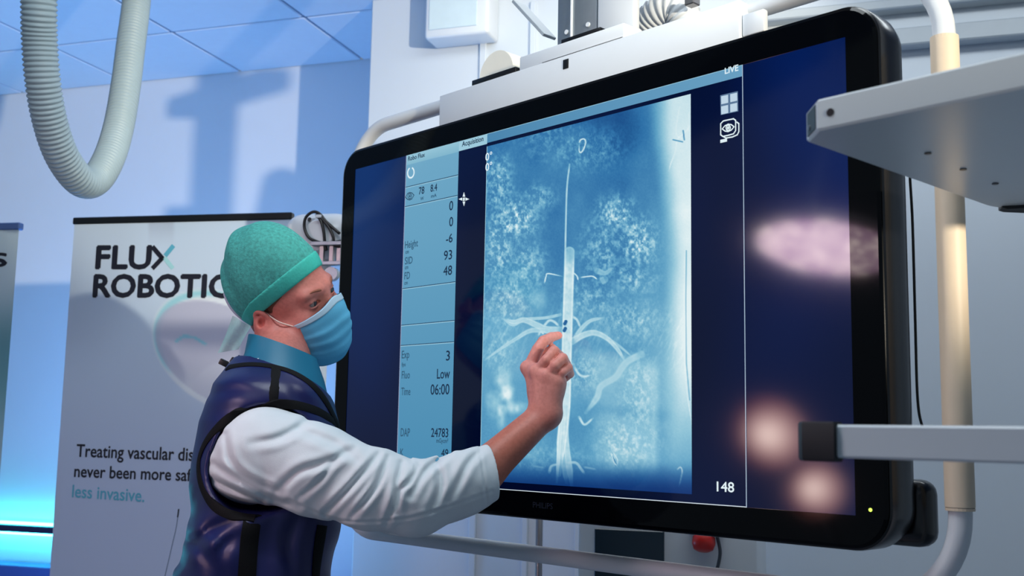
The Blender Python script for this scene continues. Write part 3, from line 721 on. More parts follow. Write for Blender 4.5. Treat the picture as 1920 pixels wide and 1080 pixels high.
# ================================================================== TROLLEY WITH TWO SHELVES (right)
tr = thing('equipment_trolley', np.array([*MP(1.07, -.16, 0)[:2], 0]), 'white trolley with two shelves cut off at the right edge', 'trolley')
M_SHELF = mat('white_powder_coat', (198, 208, 214), .3, var=.02)
SF, SB, SL, SR = -.445, .125, .823, 1.36
def outline(ch0, ch1, rb, inset=0.0):
    P = [(SL + ch0, SF), (SL, SF + ch1)]
    P = [(SL + ch0 + inset * .4, SF + inset), (SL + inset, SF + ch1 + inset * .4)]
    for k in range(9):
        a = math.radians(180 - 90 * k / 8); P.append((SL + rb + (rb - inset) * math.cos(a), SB - rb + (rb - inset) * math.sin(a)))
    P += [(SR - inset, SB - inset), (SR - inset, SF + inset)]
    return P
def slab(name, v0, v1, m, ch):
    r = .0025
    rings = [[MP(a, b, v) for a, b in outline(ch, ch, .07, i)] for v, i in ((v0, r), (v0 + r, 0), (v1 - r, 0), (v1, r))]
    return MB().loft(rings).build(name, m, tr, True, auto=30)
up0, up1 = .0815, .117
lo0, lo1 = -.271, -.2365
s1_ = slab('shelf', up0, up1, M_SHELF, .034); s2_ = slab('shelf', lo0, lo1, M_SHELF, .034)
# corner socket of the upper shelf: flat plate, dark colour gives the hollow its shade
cdir = np.array([-.7071, -.7071]); c2 = MT * cdir[0] + MN * cdir[1]; e2 = MT * .7071 - MN * .7071
cc = MP(SL + .017, SF + .017, (up0 + up1) / 2)
MB().box(cc + c2 * .0003, (e2, c2, MZ), (.018, .0008, .0135), .0003, 1).build('corner_socket', mat('socket_shade', (52, 70, 76), .6), s1_)
MB().disc(cc + c2 * .001 - e2 * .006 - MZ * .006, c2, .003, .0015, 10).build('socket_screw', M_STEEL, s1_)
MB().disc(MP(SL + .050, SF - .0002, up1 - .018), -MN, .0045, .0006, 14).build('keyhole', M_BLACK, s1_)
for x_, y_ in ((1740, 287), (1806, 317), (1866, 344)):
    p = onplane(x_, y_, MP(0, 0, up0 - .0003), MZ); MB().disc(p, -MZ, .0042, .0012, 10).build('screw', M_BLACK, s1_)
# black bumpers
def bumper(sh, v0, v1, which):
    if which == 'front':
        P = [(SL - .006, SF + .045), (SL - .006, SF + .016), (SL + .012, SF - .006), (SL + .05, SF - .006), (SL + .05, SF + .012), (SL + .02, SF + .045)]
    else:
        P = [(SL - .004 + .02, SB - .05), (SL + .002, SB - .03), (SL + .024, SB + .0), (SL + .10, SB + .008), (SL + .3, SB + .008), (SL + .3, SB - .02), (SL + .06, SB - .03)]
    P = P[::-1]
    rings = [[MP(np.mean([q[0] for q in P]) + (a - np.mean([q[0] for q in P])) * k, np.mean([q[1] for q in P]) + (b - np.mean([q[1] for q in P])) * k, v) for a, b in P] for v, k in ((v0, .94), (v0 + .003, 1), (v1 - .003, 1), (v1, .94))]
    MB().loft(rings).build('corner_bumper', M_RUB, sh, True, auto=30)
bumper(s2_, lo0 - .004, lo1 + .003, 'front'); bumper(s1_, up0 - .005, up0 + .02, 'back'); bumper(s2_, lo0 - .003, lo1 + .002, 'back')
for a in (SR - .03,):
    for b in (SF + .04, SB - .04):
        MB().box(np.array([*MP(a, b, 0)[:2], .80]), (MT, MN, MZ), (.018, .018, .72), .004, 2).build('post', M_SHELF, tr)
for k, a in enumerate((SL + .05, SR - .05)):
    for b in (SF + .05, SB - .05):
        q = MP(a, b, 0); MB().disc(np.array([q[0], q[1], .045]) - MT * .012, MT, .045, .024, 20).build('castor', M_RUB, tr, True, auto=40)
MB().box(np.array([*MP((SL + SR) / 2, (SF + SB) / 2, 0)[:2], .115]), (MT, MN, MZ), ((SR - SL) / 2, (SB - SF) / 2, .025), .01, 2).build('base', M_SHELF, tr)

# ================================================================== OPERATING LAMP AND ADDED TWIN LAMP (left of the camera, seen as reflections)
def mirror(px_, py_, k):
    q = onmon(px_, py_); d = q - EYE; d = d - 2 * MN * (d @ MN)
    return q + d * k
def op_lamp(pos, face, rad, label, estr):
    face = np.asarray(face, float); face /= np.linalg.norm(face)
    o = thing('surgical_lamp', np.array([pos[0], pos[1], pos[2]]), label, 'lamp')
    MB().lathe(pos - face * .05, face, [(.03, -.03), (rad * .6, -.02), (rad, .01), (rad + .012, .035), (rad + .004, .05), (rad, .046)], 40).build('lamp_head', M_WHITEG, o, True, auto=40)
    m = bpy.data.materials.get('led_lens')
    if m is None:
        m = mat('led_lens', (20, 20, 26), .3, var=0); nt = m.node_tree; b = nt.nodes['Principled BSDF']
        vo = nt.nodes.new('ShaderNodeTexVoronoi'); vo.inputs['Scale'].default_value = 34
        tc = nt.nodes.new('ShaderNodeTexCoord'); nt.links.new(tc.outputs['Object'], vo.inputs['Vector'])
        rp = nt.nodes.new('ShaderNodeValToRGB'); rp.color_ramp.elements[0].position = .25; rp.color_ramp.elements[0].color = (1, .84, .74, 1)
        rp.color_ramp.elements[1].position = .5; rp.color_ramp.elements[1].color = (.22, .12, .2, 1)
        nt.links.new(vo.outputs['Distance'], rp.inputs[0]); nt.links.new(rp.outputs[0], b.inputs['Emission Color']); b.inputs['Emission Strength'].default_value = estr
    MB().disc(pos - face * .004, face, rad, .002, 40).build('lens', m, o)
    up = pos - face * .06
    MB().tube(spline([up, up + MZ * .12 - WT * .1, np.array([up[0] - .35, up[1] - .1, up[2] + .5]), np.array([up[0] - .4, up[1] - .12, CEIL - .01])], 10), .02, 14).build('arm', M_WHITEG, o, True)
    return o
L1 = mirror(1550, 468, 1.15)
op_lamp(L1, MN * .27 - MZ * .95, .225, 'round surgical lamp reflected as a bright oval in the screen', 42.0)
# twin-headed lamp on a floor stand, added to make two glows in the screen
ex_ = mirror(1490, 850, 1.05)
xl = thing('added_glow_lamp', np.array([ex_[0] - .25, ex_[1] - .2, 0]), 'added twin-headed lamp making the pink glow low in the screen', 'lamp')
M_WARM = attr_mat('warm_lamp_glass', rough=.4, k=21.0)
st = np.array([ex_[0] - .25, ex_[1] - .2, 0])
MB().disc(st, MZ, .2, .03, 28, .06).build('base', M_WHITEG, xl, True, auto=40)
MB().tube([st + MZ * .02, st + MZ * 1.0], .014, 12).build('stand', M_WHITEG, xl, True)
for (x_, y_, r_, dn) in ((1440, 812, .125, -.25), (1525, 918, .095, .15)):
    c_ = mirror(x_, y_, 1.05); f_ = MN * .9 + MT * .25 + MZ * dn; f_ /= np.linalg.norm(f_)
    MB().lathe(c_ - f_ * .06, f_, [(.015, -.02), (r_ * .55, 0), (r_ * .95, .03), (r_ + .006, .06), (r_, .058)], 30).build('lamp_shade', M_WHITEG, xl, True, auto=40)
    au = np.cross(f_, MZ); au /= np.linalg.norm(au); bu = np.cross(au, f_)
    nr, na = 10, 28; rr = np.linspace(.02, .97, nr); aa = np.linspace(0, 2 * math.pi, na)
    Gd = c_ + f_ * (.004 + .02 * (1 - rr[:, None, None] ** 2)) + r_ * rr[:, None, None] * (np.cos(aa)[None, :, None] * au + np.sin(aa)[None, :, None] * bu)
    hot = np.clip(1.08 - rr[:, None] ** 1.2 + .25 * np.cos(aa)[None, :] * rr[:, None], 0, 1)
    paint_grid('bulb_glass', Gd[:, ::-1], na, nr, np.stack([30 + 225 * hot, 10 + 215 * hot ** 1.2, 16 + 196 * hot ** 1.25], -1)[:, ::-1], M_WARM, xl)
    MB().tube(spline([c_ - f_ * .07, c_ - f_ * .14 + MZ * .02, st + MZ * 1.0], 8), .009, 10).build('arm', M_WHITEG, xl, True)

# ================================================================== PERSON
class Grid:
    """signed-distance sculpting block; local updates, then surface nets"""
    def __init__(s, lo, hi, h):
        s.lo = np.array(lo, float); s.h = h
        s.n = np.ceil((np.array(hi) - s.lo) / h).astype(int) + 1
        s.f = np.full(s.n, .2, np.float32)
    def sub(s, lo, hi):
        a = np.clip(np.floor((np.array(lo) - s.lo) / s.h).astype(int), 0, s.n); b = np.clip(np.ceil((np.array(hi) - s.lo) / s.h).astype(int) + 1, 0, s.n)
        if np.any(b <= a): return None, None
        ax = [(s.lo[k] + s.h * np.arange(a[k], b[k])).astype(np.float32) for k in range(3)]
        X, Y, Z = np.meshgrid(*ax, indexing='ij')
        return tuple(slice(a[k], b[k]) for k in range(3)), np.stack([X, Y, Z], -1)
    def op(s, fn, lo, hi, k=.01, mode='add', pad=.03):
        sl, P = s.sub(np.array(lo) - pad, np.array(hi) + pad)
        if sl is None: return s
        o = s.f[sl]
        if mode == 'push':
            m = np.abs(o) < .022; o[m] += fn(P[m]); return s
        d = fn(P).astype(np.float32)
        if mode == 'add':
            if k <= 0: s.f[sl] = np.minimum(o, d)
            else:
                t = np.clip(.5 + .5 * (d - o) / k, 0, 1); s.f[sl] = d + (o - d) * t - k * t * (1 - t)
        elif mode == 'cut':
            d = -d
            if k <= 0: s.f[sl] = np.maximum(o, d)
            else:
                t = np.clip(.5 - .5 * (d - o) / k, 0, 1); s.f[sl] = d + (o - d) * t + k * t * (1 - t)
        elif mode == 'keep': s.f[sl] = np.maximum(o, d)
        return s
    def cone(s, a, b, ra, rb, k=.01, mode='add'):
        a = np.asarray(a, float); b = np.asarray(b, float); m = max(ra, rb) + k
        return s.op(lambda P: d_cone(P, a, b, ra, rb), np.minimum(a, b) - m, np.maximum(a, b) + m, k, mode)
    def ball(s, c, r, k=.01, mode='add'): return s.cone(c, np.asarray(c) + 1e-5, r, r, k, mode)
    def ellip(s, c, ax, rad, k=.01, mode='add'):
        c = np.asarray(c, float); ax = np.asarray(ax, float); m = max(rad) + k
        def fn(P):
            q = ((P - c) @ ax.T) / np.array(rad); k0 = np.linalg.norm(q, axis=-1); k1 = np.linalg.norm(q / np.array(rad), axis=-1)
            return k0 * (k0 - 1) / (k1 + 1e-9)
        return s.op(fn, c - m, c + m, k, mode)
    def mesh(s):
        f = s.f; sg = f < 0
        c = sum(sg[i:sg.shape[0] - 1 + i, j:sg.shape[1] - 1 + j, k:sg.shape[2] - 1 + k].astype(np.int8) for i in (0, 1) for j in (0, 1) for k in (0, 1))
        I, J, K = np.nonzero((c > 0) & (c < 8)); n = len(I)
        idx = np.full(c.shape, -1, np.int32); idx[I, J, K] = np.arange(n)
        acc = np.zeros((n, 3)); cnt = np.zeros(n)
        cor = [(i, j, k) for i in (0, 1) for j in (0, 1) for k in (0, 1)]
        val = {q: f[I + q[0], J + q[1], K + q[2]] for q in cor}
        for p in cor:
            for ax in range(3):
                if p[ax]: continue
                q = list(p); q[ax] = 1; q = tuple(q)
                va, vb = val[p], val[q]; m = (va < 0) != (vb < 0)
                t = np.where(m, va / (va - vb + 1e-12), 0)
                e = np.array(p, float)[None].repeat(n, 0); e[:, ax] += t
                acc[m] += e[m]; cnt[m] += 1
        V = s.lo + s.h * (np.stack([I, J, K], 1) + acc / cnt[:, None])
        Q = []
        for ax in range(3):
            o1, o2 = [(1, 2), (2, 0), (0, 1)][ax]
            a = [slice(1, -1)] * 3; a[ax] = slice(0, -1)
            b = list(a); b[ax] = slice(1, None)
            A_, B_ = sg[tuple(a)], sg[tuple(b)]
            for flip in (False, True):
                m = (A_ & ~B_) if not flip else (~A_ & B_)
                c0 = list(np.nonzero(m))
                for q in range(3):
                    if q != ax: c0[q] = c0[q] + 1
                def at(d1, d2):
                    cc = [c0[0].copy(), c0[1].copy(), c0[2].copy()]; cc[o1] = cc[o1] - d1; cc[o2] = cc[o2] - d2; return idx[tuple(cc)]
                q4 = np.stack([at(1, 1), at(0, 1), at(0, 0), at(1, 0)], 1)
                Q.append(q4[:, ::-1] if flip else q4)
        Q = np.concatenate(Q); Q = Q[(Q >= 0).all(1)]
        return V, Q
def d_cone(P, a, b, ra, rb):
    ab = b - a; t = np.clip(((P - a) @ ab) / (ab @ ab + 1e-12), 0, 1)
    return np.linalg.norm(P - a - t[..., None] * ab, axis=-1) - (ra + (rb - ra) * t)
def n3(P, sc, seed=0):
    q = P * sc; return vnoise(q[..., 0] + .37 * q[..., 2], q[..., 1] - .61 * q[..., 2], seed) * .5 + vnoise(q[..., 2] + 3.3 + .4 * q[..., 0], q[..., 0] * .7 - q[..., 1] * .8 + 9.1, seed + 1) * .5
def path_t(P, pts):
    """nearest parameter (metres along the path), distance and direction index"""
    best = np.full(P.shape[:-1], 1e9); T = np.zeros(P.shape[:-1]); L = 0.0
    for a, b in zip(pts[:-1], pts[1:]):
        ab = b - a; l = np.linalg.norm(ab); t = np.clip(((P - a) @ ab) / (l * l), 0, 1)
        d = np.linalg.norm(P - a - t[..., None] * ab, axis=-1); m = d < best
        best = np.where(m, d, best); T = np.where(m, L + t * l, T); L += l
    return T, best

# --- pose -------------------------------------------------------------------------------------------
hr = np.array([-.36, -.775, -.52]); hr /= np.linalg.norm(hr)
hf = np.array([.93, -.355, .00]); hf -= hr * (hf @ hr); hf /= np.linalg.norm(hf)
hu = np.cross(hr, hf)
HAX = np.array([hr, hf, hu])
HO = D(508, 608, 2.19) - hr * .076
def HL(r, f, u): return HO + hr * r + hf * f + hu * u
def hloc(P): return (P - HO) @ HAX.T
Ft = np.array([.966, .26, 0]); Rt = np.array([.26, -.966, 0]); TAX = np.array([Rt, Ft, MZ])
TZ = np.array([.55, .8, 1.00, 1.15, 1.22, 1.29, 1.36, 1.43, 1.50, 1.54, 1.575])
TB = np.array([.150, .145, .138, .133, .129, .128, .129, .121, .100, .082, .062])
TAa = np.array([.205, .20, .195, .19, .19, .19, .195, .185, .135, .092, .07])
_tp = [490, 492, 496, 500, 510, 514, 514, 512, 511, 517, 524]
TD = 2.13
TC = []
for z_, x_ in zip(TZ, _tp):
    d0 = ray(x_, 900); d0 = d0 / (d0 @ FWD) * TD; TC.append((d0[0], d0[1] * .0 + TD * .999))
TC = np.array(TC)
TC[:, 1] = np.interp(TZ, [.55, 1.3, 1.575], [2.08, 2.10, 2.13])
def torso(P, grow=0.0, fold=None):
    z = P[..., 2]
    cx = np.interp(z, TZ, TC[:, 0]); cy = np.interp(z, TZ, TC[:, 1]); a = np.interp(z, TZ, TAa) + grow; b = np.interp(z, TZ, TB) + grow
    dx = P[..., 0] - cx; dy = P[..., 1] - cy
    l = dx * Rt[0] + dy * Rt[1]; f = dx * Ft[0] + dy * Ft[1]
    q = (np.abs(l / a) ** 2.4 + np.abs(f / b) ** 2.4) ** (1 / 2.4)
    return (q - 1) * np.minimum(a, b) * .9
SHO = D(500, 850, 1.93); ELB = D(808, 940, 1.875); WRI = onmon(1022, 776, -.082)
shc = np.array([np.interp(SHO[2], TZ, TC[:, 0]), np.interp(SHO[2], TZ, TC[:, 1]), SHO[2]])
SHL = shc - Rt * .19 + Ft * -.01; ELL = SHL - Rt * .05 + np.array([.0, 0, -.29]) + Ft * .02; WRL = ELL + Ft * .14 + np.array([0, 0, -.215])
floor_c = np.array([TC[0, 0], TC[0, 1], 0.0])

# --- body: head, neck, arms and hands ---------------------------------------------------------------
def sculpt_head():
    g = Grid(HO - [.19, .19, .26], HO + [.19, .19, .19], .0026)
    g.ellip(HL(0, -.012, .055), HAX, (.074, .096, .083), .01)
    g.ellip(HL(0, .030, .000), HAX, (.062, .062, .088), .03)
    g.ellip(HL(0, .045, -.050), HAX, (.050, .050, .055), .03)
    for s_ in (-1, 1):
        g.cone(HL(s_ * .054, -.004, -.040), HL(s_ * .016, .066, -.096), .016, .016, .022)
        g.ball(HL(s_ * .047, .062, -.008), .020, .022)
        g.cone(HL(s_ * .012, .088, .046), HL(s_ * .045, .074, .046), .0085, .007, .018)
        g.ball(HL(s_ * .034, .104, .024), .016, .014, 'cut')
        g.ball(HL(s_ * .033, .074, .026), .0150, .004)
        e0 = HL(s_ * .033, .074, .026)
        def slit(P, e0=e0, s_=s_):
            q = (P - e0) @ HAX.T; return np.maximum(np.abs(q[..., 2] + .0006 + .10 * (q[..., 0] * s_) ** 2 * 60) - .0042 + 20 * np.clip(np.abs(q[..., 0]) - .004, 0, 1) ** 2, -q[..., 1] + .006)
        g.op(slit, e0 - .016, e0 + .016, .001, 'cut', 0)
        g.ball(HL(s_ * .033, .074, .026), .0115, 0, 'cut')
        # outer ear: bowl, helix rim, lobe
        er = s_ * .077
        g.cone(HL(s_ * .070, -.004, -.004), HL(s_ * .076, -.016, .004), .017, .019, .008)
        g.ellip(HL(s_ * .090, -.010, .003), HAX, (.010, .010, .017), .006, 'cut')
        rim = [HL(er + s_ * .006 * math.sin(a), -.012 - .018 * math.cos(a) * .95 - .004 * math.sin(a), .003 + .027 * math.sin(a)) for a in np.linspace(-1.1, 4.0, 15)]
        for a, b in zip(rim[:-1], rim[1:]): g.cone(a, b, .0042, .0042, .0035)
        g.cone(HL(s_ * .076, -.002, -.026), HL(s_ * .075, -.006, -.018), .0075, .006, .006)
        g.ball(HL(s_ * .0735, .0075, -.002), .0055, .004)
    g.cone(HL(0, .090, .030), HL(0, .101, -.012), .0075, .0095, .012)
    for s_ in (-1, 1): g.ball(HL(s_ * .011, .092, -.017), .0080, .008)
    g.ball(HL(0, .070, -.098), .017, .02)
    for z_ in (-.056, -.066): g.cone(HL(-.018, .086, z_), HL(.018, .086, z_), .0060, .0065, .006)
    nb = np.array([TC[-2, 0], TC[-2, 1], 1.50])
    g.cone(HL(0, -.028, -.045), nb, .056, .062, .03)
    g.cone(HL(.035, -.005, -.055), nb + Ft * .03, .018, .018, .03)
    return g.mesh()
def arm_r():
    lo = np.minimum(np.minimum(SHO, ELB), WRI) - [.1, .1, .09]; hi = np.maximum(np.maximum(SHO, ELB), onmon(1060, 620, 0)) + [.05, .06, .05]
    lo[0] = D(700, 900, 1.88)[0]
    g = Grid(lo, hi, .0021)
    mid = D(903, 886, 1.925)
    g.cone(ELB + (SHO - ELB) * .3, ELB, .034, .030, .01)
    g.cone(ELB, mid, .030, .0325, .02)
    side = np.cross(WRI - ELB, -MN); side /= np.linalg.norm(side)
    for s_ in (-1, 1): g.cone(mid, WRI + side * .0085 * s_, .0315, .0195, .02)
    mcp = [onmon(991, 690, -.082), onmon(1008, 697, -.091), onmon(1026, 705, -.087), onmon(1042, 714, -.075)]
    for i, m_ in enumerate(mcp):
        w0 = WRI + side * (.0125 - .0085 * i) * 1.0
        g.cone(w0, m_, .0175, .0125, .016)
    g.cone(onmon(1035, 768, -.078), onmon(1045, 716, -.073), .0150, .0130, .016)
    for i, m_ in enumerate(mcp): g.cone(WRI - MN * .012 + side * (.008 - .005 * i) + (m_ - WRI) * .25, m_ - MN * .0085, .0045, .0048, .008)
    for a, b in zip(mcp[:-1], mcp[1:]): g.cone(a, b, .0118, .0118, .010)
    g.cone(onmon(1012, 740, -.072), onmon(1034, 725, -.07), .020, .020, .02)
    for i, m_ in enumerate(mcp): g.ball(m_ - MN * .003 + MZ * .001, .0112 - .0006 * i, .006)
    fing = [[mcp[0], onmon(1008, 655, -.068), onmon(1019, 640, -.055), onmon(1034, 632, -.030), onmon(1047, 629, -.0085)],
            [mcp[1], onmon(1025, 675, -.092), onmon(1039, 659, -.078), onmon(1049, 667, -.050), onmon(1038, 684, -.042)],
            [mcp[2], onmon(1041, 685, -.086), onmon(1055, 672, -.072), onmon(1062, 683, -.046), onmon(1048, 697, -.040)],
            [mcp[3], onmon(1055, 698, -.073), onmon(1065, 689, -.060), onmon(1069, 701, -.038), onmon(1058, 711, -.034)],
            [onmon(1006, 735, -.062), onmon(1004, 705, -.052), onmon(1013, 680, -.040), onmon(1024, 664, -.034), onmon(1036, 653, -.030)]]
    rads = [(.0112, .0106, .0106, .0092, .0076), (.0110, .0098, .0102, .0090, .0078), (.0104, .0092, .0096, .0084, .0074), (.0092, .0082, .0086, .0076, .0066), (.0170, .0130, .0110, .0100, .0080)]
    for fi, (F_, R_) in enumerate(zip(fing, rads)):
        # each finger sculpted on its own, then joined with a tight blend so neighbours stay apart
        for a, b, ra, rb in zip(F_[:-1], F_[1:], R_[:-1], R_[1:]): g.cone(a, b, ra, rb, .0012 if fi < 4 else .006)
    arm_r.fing = fing; arm_r.mcp = mcp
    return g.mesh()
def arm_l():
    g = Grid(np.minimum(SHL, WRL) - [.12, .12, .22], np.maximum(SHL, WRL) + [.12, .12, .08], .005)
    g.cone(SHL, ELL, .05, .042, .01); g.cone(ELL, WRL, .042, .027, .015)
    dn = (WRL - ELL) / np.linalg.norm(WRL - ELL); sd = Ft - dn * (Ft @ dn); sd /= np.linalg.norm(sd)
    for i, o_ in enumerate((.03, .011, -.009, -.028)):
        k = WRL + dn * .09 + sd * o_; g.cone(WRL + sd * o_ * .4, k, .017, .0125, .014)
        l = (.07, .078, .073, .058)[i]; q = k + dn * l * .55 + Rt * .008; g.cone(k, q, .0105, .0095, .003); g.cone(q, q + dn * l * .45 + Rt * .016, .0095, .008, .003)
    k = WRL + dn * .04 + sd * .04; g.cone(WRL + sd * .012, k, .018, .013, .01); g.cone(k, k + dn * .045 + sd * .012, .012, .009, .004)
    return g.mesh()
BV, BF = [], []; nb_ = 0
for V, Q in (sculpt_head(), arm_r(), arm_l()):
    BV.append(V); BF.append(Q + nb_); nb_ += len(V)
BV = np.concatenate(BV); BF = np.concatenate(BF)
def skin_material():
    m = mat('skin', (204, 138, 118), .48, var=0, spec=.4); nt = m.node_tree; b = nt.nodes['Principled BSDF']
    a = nt.nodes.new('ShaderNodeAttribute'); a.attribute_name = 'paint'
    n = nt.nodes.new('ShaderNodeTexNoise'); n.inputs['Scale'].default_value = 160; n.inputs['Detail'].default_value = 4
    tc = nt.nodes.new('ShaderNodeTexCoord'); nt.links.new(tc.outputs['Object'], n.inputs['Vector'])
    mx = nt.nodes.new('ShaderNodeMix'); mx.data_type = 'RGBA'; mx.blend_type = 'MULTIPLY'; mx.inputs[0].default_value = .35
    nt.links.new(a.outputs['Color'], mx.inputs[6]); nt.links.new(n.outputs['Color'], mx.inputs[7])
    rp = nt.nodes.new('ShaderNodeValToRGB'); rp.color_ramp.elements[0].color = (.62, .5, .48, 1); rp.color_ramp.elements[1].color = (1, 1, 1, 1)
    rp.color_ramp.elements[0].position = .3; rp.color_ramp.elements[1].position = .62
    nt.links.new(n.outputs['Fac'], rp.inputs[0]); nt.links.new(rp.outputs[0], mx.inputs[7])
    nt.links.new(mx.outputs[2], b.inputs['Base Color'])
    bp = nt.nodes.new('ShaderNodeBump'); bp.inputs['Strength'].default_value = .12; bp.inputs['Distance'].default_value = .001
    nt.links.new(n.outputs['Fac'], bp.inputs['Height']); nt.links.new(bp.outputs['Normal'], b.inputs['Normal'])
    b.inputs['Subsurface Weight'].default_value = .12; b.inputs['Subsurface Radius'].default_value = (.012, .004, .002); b.inputs['Subsurface Scale'].default_value = .6
    return m
M_SKIN = skin_material()
person = obj('person', BV, BF, M_SKIN, None, True, base=floor_c)
tag(person, 'surgeon in teal cap, mask and navy lead vest pointing at the monitor', 'person')
# skin tone: redder ears, cheeks, knuckles; light brown freckled forearm
tone = np.zeros((len(BV), 3)) + np.array([210, 132, 120.])
hl_ = hloc(BV)
def near(P, c, r): return np.exp(-(np.linalg.norm(P - c, axis=-1) / r) ** 2)
for s_ in (-1, 1):
    tone = mixc(tone, (206, 98, 88), .7 * near(hl_, np.array([s_ * .08, -.012, .0]), .03))
    tone = mixc(tone, (204, 110, 98), .55 * near(hl_, np.array([s_ * .05, .06, -.02]), .035))
    tone = mixc(tone, (176, 112, 100), .55 * near(hl_, np.array([s_ * .033, .088, .026]), .014))
for k_ in arm_r.mcp: tone = mixc(tone, (220, 142, 130), .6 * near(BV, k_, .016))
for F_ in arm_r.fing: tone = mixc(tone, (224, 130, 124), .6 * near(BV, F_[-1], .014))
fa_t, fa_d = path_t(BV, [ELB, WRI]); tone = mixc(tone, (178, 102, 78), .6 * sstep(.30, .16, fa_t) * (fa_d < .07))
ht_, hd_ = path_t(BV, [WRI, arm_r.mcp[1], arm_r.fing[0][-1]]); tone = mixc(tone, (228, 150, 138), .75 * sstep(.0, .04, ht_) * (hd_ < .09))  # hand brightened in its skin colour, as little screen light reaches it
for F_ in arm_r.fing[:4]: tone = mixc(tone, (226, 122, 116), .5 * near(BV, F_[-1], .012))
a_ = person.data.color_attributes.new('paint', 'FLOAT_COLOR', 'POINT')
c_ = tone / 255; c_ = np.where(c_ <= .04045, c_ / 12.92, ((c_ + .055) / 1.055) ** 2.4)
a_.data.foreach_set('color', np.concatenate([c_, np.ones((len(c_), 1))], 1).astype(np.float32).ravel())
# eyes, brows, hair
for s_ in (-1, 1):
    c = HL(s_ * .033, .074, .026)
    gz = hf * .9 + hr * -.12 - hu * .12; gz /= np.linalg.norm(gz)
    ey = MB().lathe(c, gz, [(.0118 * math.sin(a), -.0118 * math.cos(a)) for a in np.linspace(.02, math.pi - .02, 14)], 20).build('eyeball', mat('eye_white', (150, 136, 132), .3, var=0), person, True)
    MB().lathe(c + gz * .0112, gz, [(.0064, -.0008), (.0058, .0006), (.001, .0012)], 16).build('iris', mat('iris_grey_blue', (52, 60, 66), .15, var=0), ey, True)
    P = [HL(s_ * x, y, z) for x, y, z in ((.013, .0945, .0455), (.024, .0935, .050), (.036, .0875, .0515), (.047, .0775, .047))]
    MB().tube(spline(P, 5), np.interp(np.linspace(0, 1, 16), [0, .3, 1], [.0022, .0030, .0012]), 8).build('eyebrow', mat('brow_hair', (150, 92, 72), .8, var=.2, scale=400), person, True)
def hair():
    g = Grid(HO - [.14, .14, .12], HO + [.14, .14, .12], .004)
    g.ellip(HL(0, -.012, .055), HAX, (.0762, .0985, .086), .006); g.ellip(HL(0, -.02, -.010), HAX, (.071, .075, .068), .02)
    def reg(P):
        q = hloc(P); return np.maximum(q[..., 1] - .024 - .25 * q[..., 2], -q[..., 2] - .045 + .0 * q[..., 1])
    g.op(reg, HO - .14, HO + .14, 0, 'keep'); g.ellip(HL(0, .06, -.07), HAX, (.12, .075, .09), .005, 'cut')
    for s_ in (-1, 1): g.ellip(HL(s_ * .085, -.006, -.01), HAX, (.03, .022, .035), .004, 'cut')
    return g.mesh()
V, Q = hair(); obj('hair', V, Q, mat('short_brown_hair', (116, 74, 56), .7, var=.3, scale=500, bump=.5, bscale=600), person, True)
# --- surgical cap -----------------------------------------------------------------------------------
def brim(q): return (q[..., 2] - .034 - .62 * q[..., 1] + .9 * np.clip(-q[..., 1] - .03, 0, 1) * .35) / 1.18       # > 0 above the brim
def cap_shape(grow, lo_, hi_, amp, h=.003):
    g = Grid(HO - [.2, .2, .18], HO + [.2, .2, .24], h)
    g.ellip(HL(0, -.022, .070), HAX, (.083 + grow, .106 + grow, .098 + grow), .01)
    g.ellip(HL(0, -.044, .050), HAX, (.078 + grow, .077 + grow, .088 + grow), .03)
    g.ellip(HL(0, -.034, .121), HAX, (.060 + grow, .075 + grow, .062 + grow), .03)
    if amp > 0:
        def wr(P):
            q = hloc(P); ang = np.arctan2(q[..., 0], q[..., 1] + .03); hgt = brim(q)
            return amp * (n3(P, 30, 5) - .5) * 1.6 + amp * .5 * np.sin(ang * 26 + 5 * n3(P, 22, 8)) * sstep(.11, .02, hgt) + amp * 1.3 * np.sin(q[..., 1] * 70 + q[..., 2] * 55 + 3 * n3(P, 18, 3)) * sstep(-.02, -.08, q[..., 1])
        g.op(wr, HO - .2, HO + .24, 0, 'push')
    def reg(P):
        b = brim(hloc(P)); return np.maximum(lo_ - b, b - hi_)
    g.op(reg, HO - .25, HO + .25, 0, 'keep')
    return g
M_CAP = mat('teal_nonwoven', (64, 160, 152), .75, var=.6, scale=170, bump=.5, bscale=420)
M_BAND = mat('teal_nonwoven_band', (56, 182, 168), .7, var=.14, scale=260, bump=.35, bscale=300)
V, Q = cap_shape(0, .004, .5, .0022).mesh()
cap = obj('surgical_cap', V, Q, M_CAP, person, True)
V, Q = cap_shape(.0022, .0, .030, .0008).mesh()
obj('cap_band', V, Q, M_BAND, cap, True)
# loose gathered end hanging at the nape, and the pale lining strip behind
M_SHEER = mat('sheer_teal_cloth', (140, 206, 196), .8, var=.2, scale=200, Alpha=.5)
n1, n2 = 8, 12; GV = []
A0, A1, A2, A3 = D(436, 592, 2.13), D(470, 612, 2.10), D(448, 655, 2.13), D(408, 662, 2.15)
for i in range(n2):
    t = i / (n2 - 1)
    for j in range(n1):
        s_ = j / (n1 - 1); p = (A0 * (1 - s_) + A1 * s_) * (1 - t) + (A3 * (1 - s_) + A2 * s_) * t
        GV.append(p + FWD * (.006 * math.sin(s_ * 9 + t * 3)))
obj('cap_tail', GV, [(i * n1 + j, i * n1 + j + 1, (i + 1) * n1 + j + 1, (i + 1) * n1 + j) for i in range(n2 - 1) for j in range(n1 - 1)], M_SHEER, cap, True)
V, Q = None, None
g = Grid(HO - [.2, .2, .18], HO + [.2, .2, .24], .004)
g.ellip(HL(0, -.056, .048), HAX, (.074, .084, .084), .02)
g.op(lambda P: np.maximum(np.maximum(hloc(P)[..., 1] + .085, -brim(hloc(P)) - .012), brim(hloc(P)) - .105), HO - .25, HO + .25, 0, 'keep')
